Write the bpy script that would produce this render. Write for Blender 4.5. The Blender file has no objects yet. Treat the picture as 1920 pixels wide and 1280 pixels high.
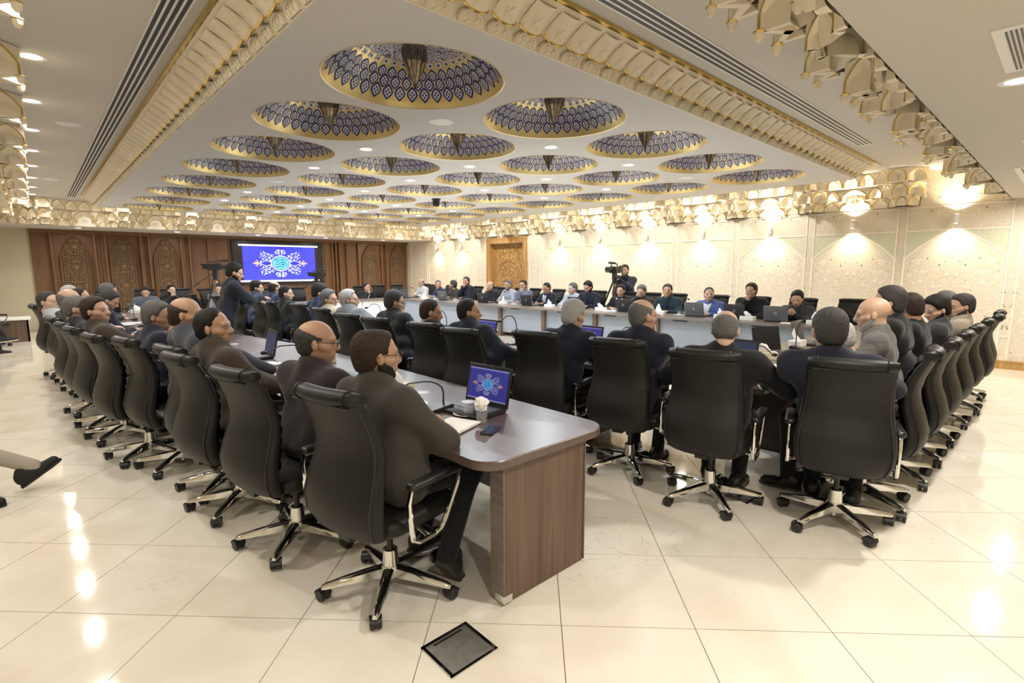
import bpy, bmesh, math, random
import numpy as np
from mathutils import Vector, Matrix, Euler
R = math.radians
PI = math.pi
rnd = random.Random(7)
sc = bpy.context.scene
col = sc.collection

# ------------------------------------------------------------------ camera
cam_d = bpy.data.cameras.new('camera'); cam = bpy.data.objects.new('camera', cam_d); col.objects.link(cam)
cam_d.sensor_width = 36.0; cam_d.lens = 967.76 / 1920 * 36.0; cam_d.clip_start = 0.05; cam_d.clip_end = 100
cx = Vector((0.73511702, -0.67793723, -0.00201997))     # camera right, up, back axes in the room's frame
cy = Vector((0.09570391, 0.10082529, 0.99029037))
cz = Vector((-0.67115105, -0.72817263, 0.13899963))
cam.matrix_world = Matrix(((cx.x, cy.x, cz.x, 0), (cx.y, cy.y, cz.y, 0), (cx.z, cy.z, cz.z, 1.62), (0, 0, 0, 1)))
sc.camera = cam
# ------------------------------------------------------------------ world and exposure
w = bpy.data.worlds.new('world'); sc.world = w; w.use_nodes = True
w.node_tree.nodes['Background'].inputs[0].default_value = (0.9, 0.92, 1.0, 1)
w.node_tree.nodes['Background'].inputs[1].default_value = 0.3
sc.view_settings.view_transform = 'Standard'; sc.view_settings.look = 'None'
sc.view_settings.exposure = EXPO = 0.0; sc.view_settings.gamma = 1.0; sc.view_settings.use_curve_mapping = False
sc.cycles.max_bounces = 7; sc.cycles.diffuse_bounces = 4; sc.cycles.glossy_bounces = 3; sc.cycles.transmission_bounces = 5
sc.cycles.transparent_max_bounces = 6
sc.cycles.caustics_reflective = False; sc.cycles.caustics_refractive = False
sc.cycles.sample_clamp_indirect = 6; sc.cycles.use_denoising = True
# lamp powers (watts) and colours, one place to tune the light of the room
P_SLAB, P_SIDE, P_SOFFIT, P_SCONCE, P_COVE = 32.0, 20.0, 38.0, 66.0, 12.0
C_COOL, C_NEUT, C_WARM = (0.86, 0.93, 1.0), (1.0, 0.94, 0.85), (1.0, 0.86, 0.64)

# ------------------------------------------------------------------ materials
MATS = {}
def mat(name, c, rough=.6, metal=0.0, vary=.12, scale=8.0, bump=0.0, bscale=60.0, spec=.5, coat=0.0, emit=0.0, stretch=(1, 1, 1), trans=0.0, sheen=0.0):
    if name in MATS: return MATS[name]
    m = bpy.data.materials.new(name); m.use_nodes = True; n = m.node_tree.nodes; l = m.node_tree.links
    b = n['Principled BSDF']; MATS[name] = m
    b.inputs['Roughness'].default_value = rough; b.inputs['Metallic'].default_value = metal
    b.inputs['Specular IOR Level'].default_value = spec; b.inputs['Coat Weight'].default_value = coat
    b.inputs['Transmission Weight'].default_value = trans; b.inputs['Sheen Weight'].default_value = sheen
    tc = n.new('ShaderNodeTexCoord'); mp = n.new('ShaderNodeMapping'); mp.inputs['Scale'].default_value = stretch
    l.new(tc.outputs['Object'], mp.inputs[0])
    nz = n.new('ShaderNodeTexNoise'); nz.inputs['Scale'].default_value = scale; nz.inputs['Detail'].default_value = 5
    l.new(mp.outputs[0], nz.inputs['Vector'])
    mx = n.new('ShaderNodeMix'); mx.data_type = 'RGBA'
    mx.inputs[6].default_value = tuple(max(0, v * (1 - vary)) for v in c) + (1,)
    mx.inputs[7].default_value = tuple(min(1, v * (1 + vary)) for v in c) + (1,)
    l.new(nz.outputs['Fac'], mx.inputs[0]); l.new(mx.outputs[2], b.inputs['Base Color'])
    if bump:
        nb = n.new('ShaderNodeTexNoise'); nb.inputs['Scale'].default_value = bscale; nb.inputs['Detail'].default_value = 3
        l.new(mp.outputs[0], nb.inputs['Vector'])
        bp = n.new('ShaderNodeBump'); bp.inputs['Strength'].default_value = bump; bp.inputs['Distance'].default_value = .004
        l.new(nb.outputs['Fac'], bp.inputs['Height']); l.new(bp.outputs[0], b.inputs['Normal'])
    if emit:
        b.inputs['Emission Color'].default_value = tuple(c) + (1,); b.inputs['Emission Strength'].default_value = emit
    return m

def nodes_of(m): return m.node_tree.nodes, m.node_tree.links, m.node_tree.nodes['Principled BSDF']
def ramp(n, l, src, stops):
    r = n.new('ShaderNodeValToRGB'); e = r.color_ramp.elements
    while len(e) < len(stops): e.new(.5)
    for i, (p, c) in enumerate(stops): e[i].position = p; e[i].color = tuple(c) + (1,)
    l.new(src, r.inputs[0]); return r.outputs[0]
def mixc(n, l, fac, a, b):
    m = n.new('ShaderNodeMix'); m.data_type = 'RGBA'
    for s, v in ((0, fac), (6, a), (7, b)):
        if hasattr(v, 'is_output') or hasattr(v, 'links'): l.new(v, m.inputs[s])
        else: m.inputs[s].default_value = v if s == 0 else tuple(v) + (1,)
    return m.outputs[2]
def math_(n, l, op, a, b=None, clamp=False):
    m = n.new('ShaderNodeMath'); m.operation = op; m.use_clamp = clamp
    for i, v in ((0, a), (1, b)):
        if v is None: continue
        if hasattr(v, 'links'): l.new(v, m.inputs[i])
        else: m.inputs[i].default_value = v
    return m.outputs[0]

M_CEIL = mat('ceiling_paint', (.62, .585, .53), .85, vary=.015, scale=2)
M_SLAB = mat('slab_paint', (.66, .65, .645), .8, vary=.015, scale=2)
M_WHITE = mat('white_enamel', (.85, .84, .82), .4, vary=.02)
M_BEIGE = mat('beige_paint', (.56, .50, .36), .85, vary=.04, scale=3)
M_PLASTER = mat('cream_plaster', (.86, .775, .61), .5, vary=.05, scale=14, bump=.35, bscale=38)
M_RELIEF = mat('pale_relief', (.88, .82, .70), .5, vary=.03)
M_GOLD = mat('gold_leaf', (.80, .56, .17), .25, metal=1.0, vary=.15, scale=10)
M_DOMEGOLD = mat('dome_gold', (.80, .64, .29), .33, metal=.6, vary=.2, scale=4)
M_BLUE = mat('cobalt_tile', (.020, .034, .20), .25, vary=.3, scale=40)
M_TILEWHITE = mat('white_tile_glaze', (.70, .71, .80), .3, vary=.12, scale=60)
M_LEATHER = mat('black_leather', (.0105, .010, .009), .46, vary=.25, scale=5, bump=.2, bscale=160, spec=.30)
M_PIPING = mat('black_piping', (.008, .008, .008), .5, vary=.1)
M_CHROME = mat('chrome', (.78, .78, .77), .09, metal=1.0, vary=.05)
M_BLACK = mat('black_plastic', (.012, .012, .013), .38, vary=.2)
M_GREYPL = mat('grey_plastic', (.10, .10, .105), .45, vary=.1)
M_DARKMETAL = mat('dark_metal', (.08, .075, .07), .35, metal=.8, vary=.3, scale=20)
M_PAPER = mat('white_paper', (.86, .83, .79), .7, vary=.03)
M_TISSUE = mat('tissue_paper', (.90, .88, .86), .85, vary=.03, bump=.3, bscale=50)
M_TBOX = mat('tissue_box_card', (.74, .67, .48), .6, vary=.22, scale=22)
M_PORC = mat('porcelain', (.85, .84, .80), .15, vary=.02)
M_RIM = mat('porcelain_rim', (.30, .27, .22), .3, vary=.1)
M_GLASS = mat('clear_plastic', (.95, .96, .97), .08, vary=.01, trans=.92, spec=.5)
b_ = M_GLASS.node_tree.nodes['Principled BSDF']; b_.inputs['Transmission Weight'].default_value = 0; b_.inputs['Alpha'].default_value = .09; b_.inputs['Base Color'].default_value = (.9, .92, .94, 1)
M_WATER = mat('water', (.93, .96, .98), .02, vary=.01, trans=1.0)
b_ = M_WATER.node_tree.nodes['Principled BSDF']; b_.inputs['Transmission Weight'].default_value = 0; b_.inputs['Alpha'].default_value = .10
M_PANELGREY = mat('blue_grey_laminate', (.27, .295, .33), .45, vary=.04, scale=3)
M_CRYSTAL = mat('smoked_crystal', (.26, .22, .18), .14, metal=.85, vary=.8, scale=38, bump=.5, bscale=30)
M_EYE = mat('dark_eye', (.02, .013, .01), .25, vary=.1)
M_LIP = mat('lip', (.42, .20, .16), .55, vary=.1)

def wood(name, a, b, axis=2, scale=1.0, rough=.4, coat=0.0, grain=26):
    m = mat(name, a, rough, vary=.05, coat=coat); n, l, bs = nodes_of(m)
    tc = n.new('ShaderNodeTexCoord'); mp = n.new('ShaderNodeMapping')
    s = [grain, grain, grain]; s[axis] = grain * .045
    mp.inputs['Scale'].default_value = [v * scale for v in s]; l.new(tc.outputs['Object'], mp.inputs[0])
    nz = n.new('ShaderNodeTexNoise'); nz.inputs['Scale'].default_value = 1.0; nz.inputs['Detail'].default_value = 5; nz.inputs['Distortion'].default_value = .6
    l.new(mp.outputs[0], nz.inputs['Vector'])
    l.new(ramp(n, l, nz.outputs['Fac'], [(.3, a), (.7, b)]), bs.inputs['Base Color']); return m
M_WALNUT = wood('walnut_laminate_upright', (.085, .050, .033), (.155, .098, .066), 2, rough=.4)
M_WALNUTTOP = wood('walnut_laminate_top', (.066, .040, .033), (.105, .068, .056), 1, rough=.34)
M_GREYTOP = wood('greyed_walnut_top', (.13, .105, .088), (.20, .17, .145), 1, rough=.32)
M_WALLWOOD = wood('brown_wall_veneer', (.125, .058, .024), (.20, .100, .042), 2, rough=.42, grain=18)
M_LATTICE = wood('lattice_wood', (.19, .118, .062), (.28, .18, .10), 2, rough=.5)
M_DARKWOOD = wood('dark_stained_wood', (.020, .011, .007), (.034, .019, .011), 2, rough=.5)
M_DOORWOOD = wood('golden_oak', (.36, .205, .065), (.55, .33, .12), 2, rough=.42)

M_WALNUTTOP.node_tree.nodes['Principled BSDF'].inputs['Specular IOR Level'].default_value = .95
def floor_material():
    m = mat('cream_marble', (.78, .70, .56), .068, vary=.05); n, l, b = nodes_of(m)
    g = n.new('ShaderNodeNewGeometry')
    a = n.new('ShaderNodeTexNoise'); a.inputs['Scale'].default_value = 1.4; a.inputs['Detail'].default_value = 6; a.inputs['Distortion'].default_value = 1.1
    l.new(g.outputs['Position'], a.inputs['Vector'])
    base = ramp(n, l, a.outputs['Fac'], [(.25, (.74, .665, .54)), (.5, (.82, .755, .645)), (.75, (.86, .81, .72))])
    v = n.new('ShaderNodeTexNoise'); v.inputs['Scale'].default_value = 2.3; v.inputs['Detail'].default_value = 8; v.inputs['Distortion'].default_value = 2.2
    l.new(g.outputs['Position'], v.inputs['Vector'])
    d = math_(n, l, 'ABSOLUTE', math_(n, l, 'SUBTRACT', v.outputs['Fac'], .5))
    vein = math_(n, l, 'SUBTRACT', 1.0, math_(n, l, 'MULTIPLY', d, 140.0), clamp=True)
    p = n.new('ShaderNodeTexNoise'); p.inputs['Scale'].default_value = .9; l.new(g.outputs['Position'], p.inputs['Vector'])
    patch = math_(n, l, 'MULTIPLY', math_(n, l, 'SUBTRACT', p.outputs['Fac'], .5), 5.0, clamp=True)
    f = math_(n, l, 'MULTIPLY', vein, math_(n, l, 'MULTIPLY', patch, .75))
    l.new(mixc(n, l, f, base, (.33, .26, .17)), b.inputs['Base Color'])
    b.inputs['Specular IOR Level'].default_value = .5
    return m
M_FLOOR = floor_material()
M_GROUT = mat('tile_grout', (.20, .17, .13), .9)

def wall_material():
    """cream printed panel: pale curling vines and small dark leaf flecks"""
    m = mat('vine_print_panel', (.74, .68, .55), .55, vary=.03); n, l, b = nodes_of(m)
    g = n.new('ShaderNodeNewGeometry'); sp = n.new('ShaderNodeSeparateXYZ'); l.new(g.outputs['Position'], sp.inputs[0])
    cb = n.new('ShaderNodeCombineXYZ')
    # fold about every bay's centre line, so the print is symmetric in each bay
    y = math_(n, l, 'PINGPONG', math_(n, l, 'SUBTRACT', sp.outputs['Y'], 1.44), .74)
    l.new(y, cb.inputs[0]); l.new(sp.outputs['Z'], cb.inputs[1])
    dn = n.new('ShaderNodeTexNoise'); dn.inputs['Scale'].default_value = 5; l.new(cb.outputs[0], dn.inputs['Vector'])
    ad = n.new('ShaderNodeVectorMath'); ad.operation = 'MULTIPLY_ADD'
    l.new(dn.outputs['Color'], ad.inputs[0]); ad.inputs[1].default_value = (.22, .22, 0); l.new(cb.outputs[0], ad.inputs[2])
    v1 = n.new('ShaderNodeTexVoronoi'); v1.inputs['Scale'].default_value = 6.4; l.new(ad.outputs[0], v1.inputs['Vector'])
    w1 = math_(n, l, 'SINE', math_(n, l, 'MULTIPLY', v1.outputs['Distance'], 21.0))
    line = math_(n, l, 'MULTIPLY', math_(n, l, 'SUBTRACT', w1, .90), 12.0, clamp=True)
    v2 = n.new('ShaderNodeTexVoronoi'); v2.inputs['Scale'].default_value = 5.0; v2.feature = 'DISTANCE_TO_EDGE'; l.new(ad.outputs[0], v2.inputs['Vector'])
    line2 = math_(n, l, 'SUBTRACT', 1.0, math_(n, l, 'MULTIPLY', v2.outputs['Distance'], 34.0), clamp=True)
    lines = math_(n, l, 'MAXIMUM', line, math_(n, l, 'MULTIPLY', line2, .55))
    c1 = mixc(n, l, lines, (.70, .63, .51), (.84, .80, .71))
    mp = n.new('ShaderNodeMapping'); mp.inputs['Scale'].default_value = (1, 1, 1); mp.inputs['Rotation'].default_value = (0, 0, .7); l.new(ad.outputs[0], mp.inputs[0])
    v3 = n.new('ShaderNodeTexVoronoi'); v3.inputs['Scale'].default_value = 8.2; v3.inputs['Randomness'].default_value = 1.0; l.new(mp.outputs[0], v3.inputs['Vector'])
    n3 = n.new('ShaderNodeTexNoise'); n3.inputs['Scale'].default_value = 60; l.new(mp.outputs[0], n3.inputs['Vector'])
    fl = math_(n, l, 'LESS_THAN', math_(n, l, 'ADD', v3.outputs['Distance'], math_(n, l, 'MULTIPLY', math_(n, l, 'SUBTRACT', n3.outputs['Fac'], .5), .62)), .118)
    l.new(mixc(n, l, math_(n, l, 'MULTIPLY', fl, .8), c1, (.16, .16, .13)), b.inputs['Base Color'])
    bp = n.new('ShaderNodeBump'); bp.inputs['Strength'].default_value = .4; bp.inputs['Distance'].default_value = .006
    l.new(lines, bp.inputs['Height']); l.new(bp.outputs[0], b.inputs['Normal'])
    return m
M_PANEL = wall_material()
def spandrel_material():
    m = mat('green_spandrel', (.66, .68, .52), .55); n, l, b = nodes_of(m)
    g = n.new('ShaderNodeNewGeometry'); v = n.new('ShaderNodeTexNoise'); v.inputs['Scale'].default_value = 13; v.inputs['Detail'].default_value = 5; v.inputs['Distortion'].default_value = 2.5
    l.new(g.outputs['Position'], v.inputs['Vector'])
    l.new(ramp(n, l, v.outputs['Fac'], [(.35, (.50, .56, .49)), (.47, (.72, .69, .54)), (.56, (.58, .62, .42)), (.65, (.74, .71, .57))]), b.inputs['Base Color']); return m
M_SPAN = spandrel_material()
def medallion_material():
    m = mat('floral_tile', (.66, .67, .72), .3); n, l, b = nodes_of(m)
    g = n.new('ShaderNodeTexCoord'); v = n.new('ShaderNodeTexVoronoi'); v.inputs['Scale'].default_value = 15
    dn = n.new('ShaderNodeTexNoise'); dn.inputs['Scale'].default_value = 6; l.new(g.outputs['Object'], dn.inputs['Vector'])
    ad = n.new('ShaderNodeVectorMath'); ad.operation = 'MULTIPLY_ADD'; l.new(dn.outputs['Color'], ad.inputs[0]); ad.inputs[1].default_value = (.2, .2, .2); l.new(g.outputs['Object'], ad.inputs[2])
    l.new(ad.outputs[0], v.inputs['Vector'])
    s = math_(n, l, 'SINE', math_(n, l, 'MULTIPLY', v.outputs['Distance'], 22.0))
    f = math_(n, l, 'MULTIPLY', math_(n, l, 'SUBTRACT', s, .35), 4.0, clamp=True)
    l.new(mixc(n, l, f, (.62, .60, .62), (.06, .075, .22)), b.inputs['Base Color']); return m
M_MEDAL = medallion_material()
def emissive(name, c, s):
    m = mat(name, c, .5, vary=.02); b = m.node_tree.nodes['Principled BSDF']
    b.inputs['Emission Color'].default_value = tuple(c) + (1,); b.inputs['Emission Strength'].default_value = s; return m
M_LAMPCOOL = emissive('cool_lens', (.92, .96, 1.0), 9)
M_LAMPWARM = emissive('warm_lens', (1.0, .92, .80), 9)
M_SCRBLUE = emissive('screen_blue', (.045, .05, .60), .95)
M_SCRDIM = emissive('laptop_blue', (.016, .018, .17), .7)
M_SCRDARK = emissive('laptop_dim', (.012, .022, .065), .5)
M_SCRWHITE = emissive('screen_white', (.80, .82, .95), .9)
M_SCRCYAN = emissive('screen_cyan', (.16, .72, .92), .75)
M_SCRLACE = emissive('screen_lace', (.72, .78, .95), .8)
M_SCRORANGE = emissive('screen_orange', (.95, .55, .25), .75)
M_SCRNAVY = emissive('screen_navy', (.015, .03, .22), .5)

# ------------------------------------------------------------------ mesh building
class MB:
    def __init__(s): s.v = []; s.f = []; s.m = []; s.n = 0
    def add(s, v, f, m=0):
        v = np.asarray(v, float).reshape(-1, 3); s.v.append(v)
        for q in f: s.f.append(tuple(int(i) + s.n for i in q)); s.m.append(m)
        s.n += len(v); return s
    def box(s, c, d, m=0, rot=None):
        x, y, z = (k / 2 for k in d)
        v = np.array([(i, j, k) for i in (-x, x) for j in (-y, y) for k in (-z, z)])
        if rot is not None: v = v @ np.array(rot).T
        return s.add(v + np.array(c), [(0, 1, 3, 2), (4, 6, 7, 5), (0, 4, 5, 1), (2, 3, 7, 6), (0, 2, 6, 4), (1, 5, 7, 3)], m)
    def span(s, a, b, m=0): return s.box([(p + q) / 2 for p, q in zip(a, b)], [abs(q - p) for p, q in zip(a, b)], m)
    def rbox(s, c, d, r, m=0, n=3, axis=2):
        """box with its vertical edges and rim rounded"""
        x, y, z = (k / 2 for k in d); pts = []
        for cx_, cy_, a0 in ((x - r, y - r, 0), (-x + r, y - r, 90), (-x + r, -y + r, 180), (x - r, -y + r, 270)):
            for k in range(n + 1):
                a = R(a0 + 90 * k / n); pts.append((cx_ + r * math.cos(a), cy_ + r * math.sin(a)))
        pts = np.array(pts); e = min(r, z) * .6; rings = []
        for zz, sh in ((-z, e), (-z + e, 0), (z - e, 0), (z, e)):
            q = pts.copy(); q[:, 0] *= (x - sh) / x; q[:, 1] *= (y - sh) / y
            rings.append(np.c_[q, np.full(len(q), zz)])
        return s.loft([k + np.array(c) for k in rings], m)
    def loft(s, rings, m=0, closed=True, caps=True):
        k = len(rings[0]); v = np.vstack(rings); f = []
        for i in range(len(rings) - 1):
            for j in range(k if closed else k - 1):
                a, b = i * k + j, i * k + (j + 1) % k
                f.append((a, b, b + k, a + k))
        if caps and closed: f.append(tuple(range(k))[::-1]); f.append(tuple(range((len(rings) - 1) * k, len(rings) * k)))
        return s.add(v, f, m)
    def tube(s, pts, r, n=8, m=0, closed=False, flat=1.0, up=None):
        p = np.asarray(pts, float); k = len(p); r = np.full(k, r) if np.isscalar(r) else np.asarray(r)
        t = np.gradient(p, axis=0) if not closed else np.roll(p, -1, 0) - np.roll(p, 1, 0)
        t /= np.linalg.norm(t, axis=1)[:, None] + 1e-12
        u = np.array(up if up is not None else (0, 0, 1.0))
        if up is None and abs(t[0] @ u) > .9: u = np.array((1.0, 0, 0))
        rings = []
        for i in range(k):
            a = np.cross(t[i], u); a /= np.linalg.norm(a) + 1e-12; b = np.cross(a, t[i]); u2 = b
            if up is None: u = u2
            th = np.arange(n) * 2 * PI / n
            rings.append(p[i] + r[i] * (np.cos(th)[:, None] * a + flat * np.sin(th)[:, None] * b))
        if closed: rings.append(rings[0]); return s.loft(rings, m, caps=False)
        return s.loft(rings, m)
    def lathe(s, prof, n=16, m=0, c=(0, 0, 0), caps=True, axis=None):
        th = np.arange(n) * 2 * PI / n; rings = []
        for r, z in prof:
            ring = np.c_[r * np.cos(th), r * np.sin(th), np.full(n, z)]
            if axis is not None: ring = ring @ np.array(axis).T
            rings.append(ring + np.array(c))
        return s.loft(rings, m, caps=caps)
    def prism(s, poly, z0, z1, m=0, frame=None, c=(0, 0, 0)):
        p = np.asarray(poly, float); a = np.c_[p, np.full(len(p), z0)]; b = np.c_[p, np.full(len(p), z1)]
        if frame is not None: F = np.array(frame); a = a @ F; b = b @ F
        return s.loft([a + np.array(c), b + np.array(c)], m)
    def ball(s, c, r, n=10, m=0):
        r = (r, r, r) if np.isscalar(r) else r; th = np.arange(n) * 2 * PI / n; rings = []
        for k in range(1, n // 2 + 1):
            a = PI * k / (n // 2 + 1)
            rings.append(np.c_[r[0] * math.sin(a) * np.cos(th), r[1] * math.sin(a) * np.sin(th), np.full(n, -r[2] * math.cos(a))] + np.array(c))
        return s.loft(rings, m)
    def mesh(s, name, mats, smooth=True, angle=40):
        me = bpy.data.meshes.new(name); v = np.vstack(s.v)
        me.from_pydata(v.tolist(), [], s.f)
        for k in (mats if isinstance(mats, (list, tuple)) else [mats]): me.materials.append(k)
        if len(me.materials) > 1: me.polygons.foreach_set('material_index', s.m)
        bm = bmesh.new(); bm.from_mesh(me); bmesh.ops.recalc_face_normals(bm, faces=bm.faces)
        if smooth:
            ca = R(angle)
            for f in bm.faces: f.smooth = True
            for e in bm.edges:
                if len(e.link_faces) == 2 and e.calc_face_angle(0) > ca: e.smooth = False
        bm.to_mesh(me); bm.free(); me.update(); return me
    def build(s, name, mats, parent=None, smooth=True, angle=40):
        return put(name, s.mesh(name, mats, smooth, angle), parent)

def put(name, me, parent=None, loc=None, rot=None):
    o = bpy.data.objects.new(name, me); col.objects.link(o)
    if parent is not None: o.parent = parent
    if loc is not None: o.location = loc
    if rot is not None: o.rotation_euler = rot
    return o
def thing(name, label, cat, loc=(0, 0, 0), rz=0.0, group=None):
    o = bpy.data.objects.new(name, None); col.objects.link(o); o.empty_display_size = .1
    o.location = loc; o.rotation_euler = (0, 0, rz); return tag(o, label, cat, group)
def tag(o, label, cat, group=None):
    o['label'] = label; o['category'] = cat
    if group: o['group'] = group
    return o
def struct(o): o['kind'] = 'structure'; return o
def holder(name, loc=(0, 0, 0), rz=0.0):
    o = bpy.data.objects.new(name, None); col.objects.link(o); o.empty_display_size = .1; o.location = loc; o.rotation_euler = (0, 0, rz)
    return struct(o)
KIDS = {}
def kids(o): return [c for c in o.children]
def copy_tree(o, parent=None, loc=None, rz=None, label=None, group=None, ch=None):
    c = o.copy(); col.objects.link(c)
    if parent is not None: c.parent = parent
    if loc is not None: c.location = loc
    if rz is not None: c.rotation_euler = (0, 0, rz)
    if label: c['label'] = label
    if group: c['group'] = group
    if o.name not in KIDS: KIDS[o.name] = list(o.children)
    for k in KIDS[o.name]: copy_tree(k, c)
    return c
def area_lamp(parent, loc, power, c, size=.14, spread=160, rot=(0, 0, 0), shape='DISK'):
    d = bpy.data.lights.new('bulb', 'AREA'); d.shape = shape; d.size = size; d.energy = power; d.color = c; d.spread = R(spread)
    o = bpy.data.objects.new('bulb', d); col.objects.link(o); o.parent = parent; o.location = loc; o.rotation_euler = rot; return o

# ================================================================== THE ROOM
XW, YB, XL, YN = 11.45, 18.83, -3.3, -2.6          # right wall, back wall, left wall, wall behind the camera
ZS, ZU, ZD = 2.70, 3.27, 3.05                       # low soffit, upper ceiling, underside of the domed slab
SX0, SY0, SY1 = -.65, .80, 16.95                    # soffit edges (left, near, back)
DX0, DX1, DY0, DY1 = 1.26, 9.92, 2.60, 15.25        # domed slab

def in_view(p, pad=1.05):
    v = cam.matrix_world.inverted() @ Vector(p)
    return v.z < -.3 and abs(v.x / -v.z) < .992 * pad and abs(v.y / -v.z) < .6615 * pad

# ---- floor: square marble tiles laid at 45 degrees to the walls
floor = struct(MB().span((XL, YN, -.10), (XW, YB, -.004)).build('floor', M_GROUT))
T = .607; e1 = np.array((.70711, -.70711)) * T; e2 = np.array((-.70711, -.70711)) * T
tile_me = MB().box((0, 0, -.007), (T - .004, T - .004, .014)).mesh('tile', M_FLOOR, smooth=False)
cells = []
for a in range(-45, 46):
    for b in range(-45, 46):
        p = np.array((2.49, 1.44)) + e1 * (a + .5) + e2 * (b + .5)
        if XL + .1 < p[0] < XW + .35 and YN < p[1] < YB: cells.append((in_view((p[0], p[1], 0)), float(np.hypot(*p)), p))
cells.sort(key=lambda q: (not q[0], q[1]))
far_tiles = MB()
for i, (vis, d, p) in enumerate(cells):
    if i < 300:
        if p[0] < XW - .4: put('tile', tile_me, floor, (p[0], p[1], 0), (0, 0, PI / 4)); continue
    c, s = math.cos(PI / 4), math.sin(PI / 4)
    far_tiles.box((p[0], p[1], -.007), (T - .004, T - .004, .014), rot=((c, -s, 0), (s, c, 0), (0, 0, 1)))
o = far_tiles.build('tiles_beyond', M_FLOOR, floor, smooth=False); o['kind'] = 'stuff'

# ---- walls
right = struct(MB().span((XW, YN, -.1), (XW + .15, 11.72, ZU)).span((XW, 13.62, -.1), (XW + .15, YB, ZU)).span((XW, 11.72, 2.62), (XW + .15, 13.62, ZU)).build('wall_right', M_PANEL, smooth=False))
struct(MB().span((XL, YB, -.1), (XW + .15, YB + .15, ZU)).build('wall_back', M_BEIGE, smooth=False))
struct(MB().span((XL - .15, YN, -.1), (XL, YB, ZU)).build('wall_left', M_BEIGE, smooth=False))
struct(MB().span((XL - .15, YN - .15, -.1), (XW + .15, YN, ZU)).build('wall_near', M_BEIGE, smooth=False))
bb = MB().span((XW - .025, YN, 0), (XW, 11.6, .13)).span((XW - .025, 13.75, 0), (XW, YB, .13)).span((XW - .035, YN, .115), (XW, 11.6, .135)).span((XW - .035, 13.75, .115), (XW, YB, .135))
struct(bb.build('baseboard_right', M_DOORWOOD, smooth=False))

# raised strips, arches and spandrels of the panelled right wall
PIL = [.70 + 1.48 * k for k in range(8)] + [14.30, 15.78, 17.26]
strip_me = MB().span((-.013, -.010, 0), (0, .010, 1.0)).mesh('strip', M_RELIEF, smooth=False)
def pstrip(y, z0, z1):
    put('strip', strip_me, right, (XW, y, z0)).scale = (1, 1, z1 - z0)
for y in PIL:
    for d in (-.068, .068): pstrip(y + d, .13, 2.66)
pstrip(11.62, .13, 2.66); pstrip(13.72, .13, 2.66); pstrip(YB - .35, .13, 2.66)
W2 = 1.48 / 2 - .068
arch = [(-W2 + 2 * W2 * 0, 1.78)]
for k in range(13):
    t = k / 12; arch.append((-W2 * (1 - t), 1.78 + .44 * (1 - (1 - t) ** 1.75)))
line = [(x, z) for x, z in arch[1:]]; full = line + [(-x, z) for x, z in line[-2::-1]]
arch_mb = MB()
pts = np.array([(0, x, z) for x, z in full]); arch_mb.tube(pts, .016, n=4, m=0, up=(1, 0, 0), flat=.7)
sp_mb = MB()
for s in (-1, 1):
    L = [(s * x, z) for x, z in line]
    for (xa, za), (xb, zb) in zip(L[:-1], L[1:]):
        sp_mb.add([(-.004, xa, za), (-.004, xb, zb), (-.004, xb, 2.25), (-.004, xa, 2.25)], [(0, 1, 2, 3)])
arch_me = arch_mb.mesh('arch_moulding', M_RELIEF); sp_me = sp_mb.mesh('spandrel', M_SPAN, smooth=False)
rail_me = MB().span((-.013, -W2, -.011), (0, W2, .011)).mesh('rail', M_RELIEF, smooth=False)
BAYS = [(PIL[k] + PIL[k + 1]) / 2 for k in range(7)] + [15.04, 16.52]
for y in BAYS:
    for nm, me, z in (('arch_moulding', arch_me, 0), ('spandrel', sp_me, 0), ('rail', rail_me, 2.26), ('rail', rail_me, 2.66)):
        put(nm, me, right, (XW, y, z))

# ---- ceilings
cl = MB()
for a, b in (((XL, YN), (XW, SY0)), ((XL, SY0), (SX0, SY1)), ((XL, SY1), (XW, YB))): cl.span((a[0], a[1], ZS), (b[0], b[1], ZU + .1))
for a, b in (((SX0, SY0), (DX0 - .29, SY1)), ((DX1 + .29, SY0), (XW, SY1)), ((DX0 - .29, SY0), (DX1 + .29, DY0 - .29)), ((DX0 - .29, DY1 + .29), (DX1 + .29, SY1))):
    cl.span((a[0], a[1], ZU), (b[0], b[1], ZU + .1))
ceil = struct(cl.build('ceiling', M_CEIL, smooth=False))

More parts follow.
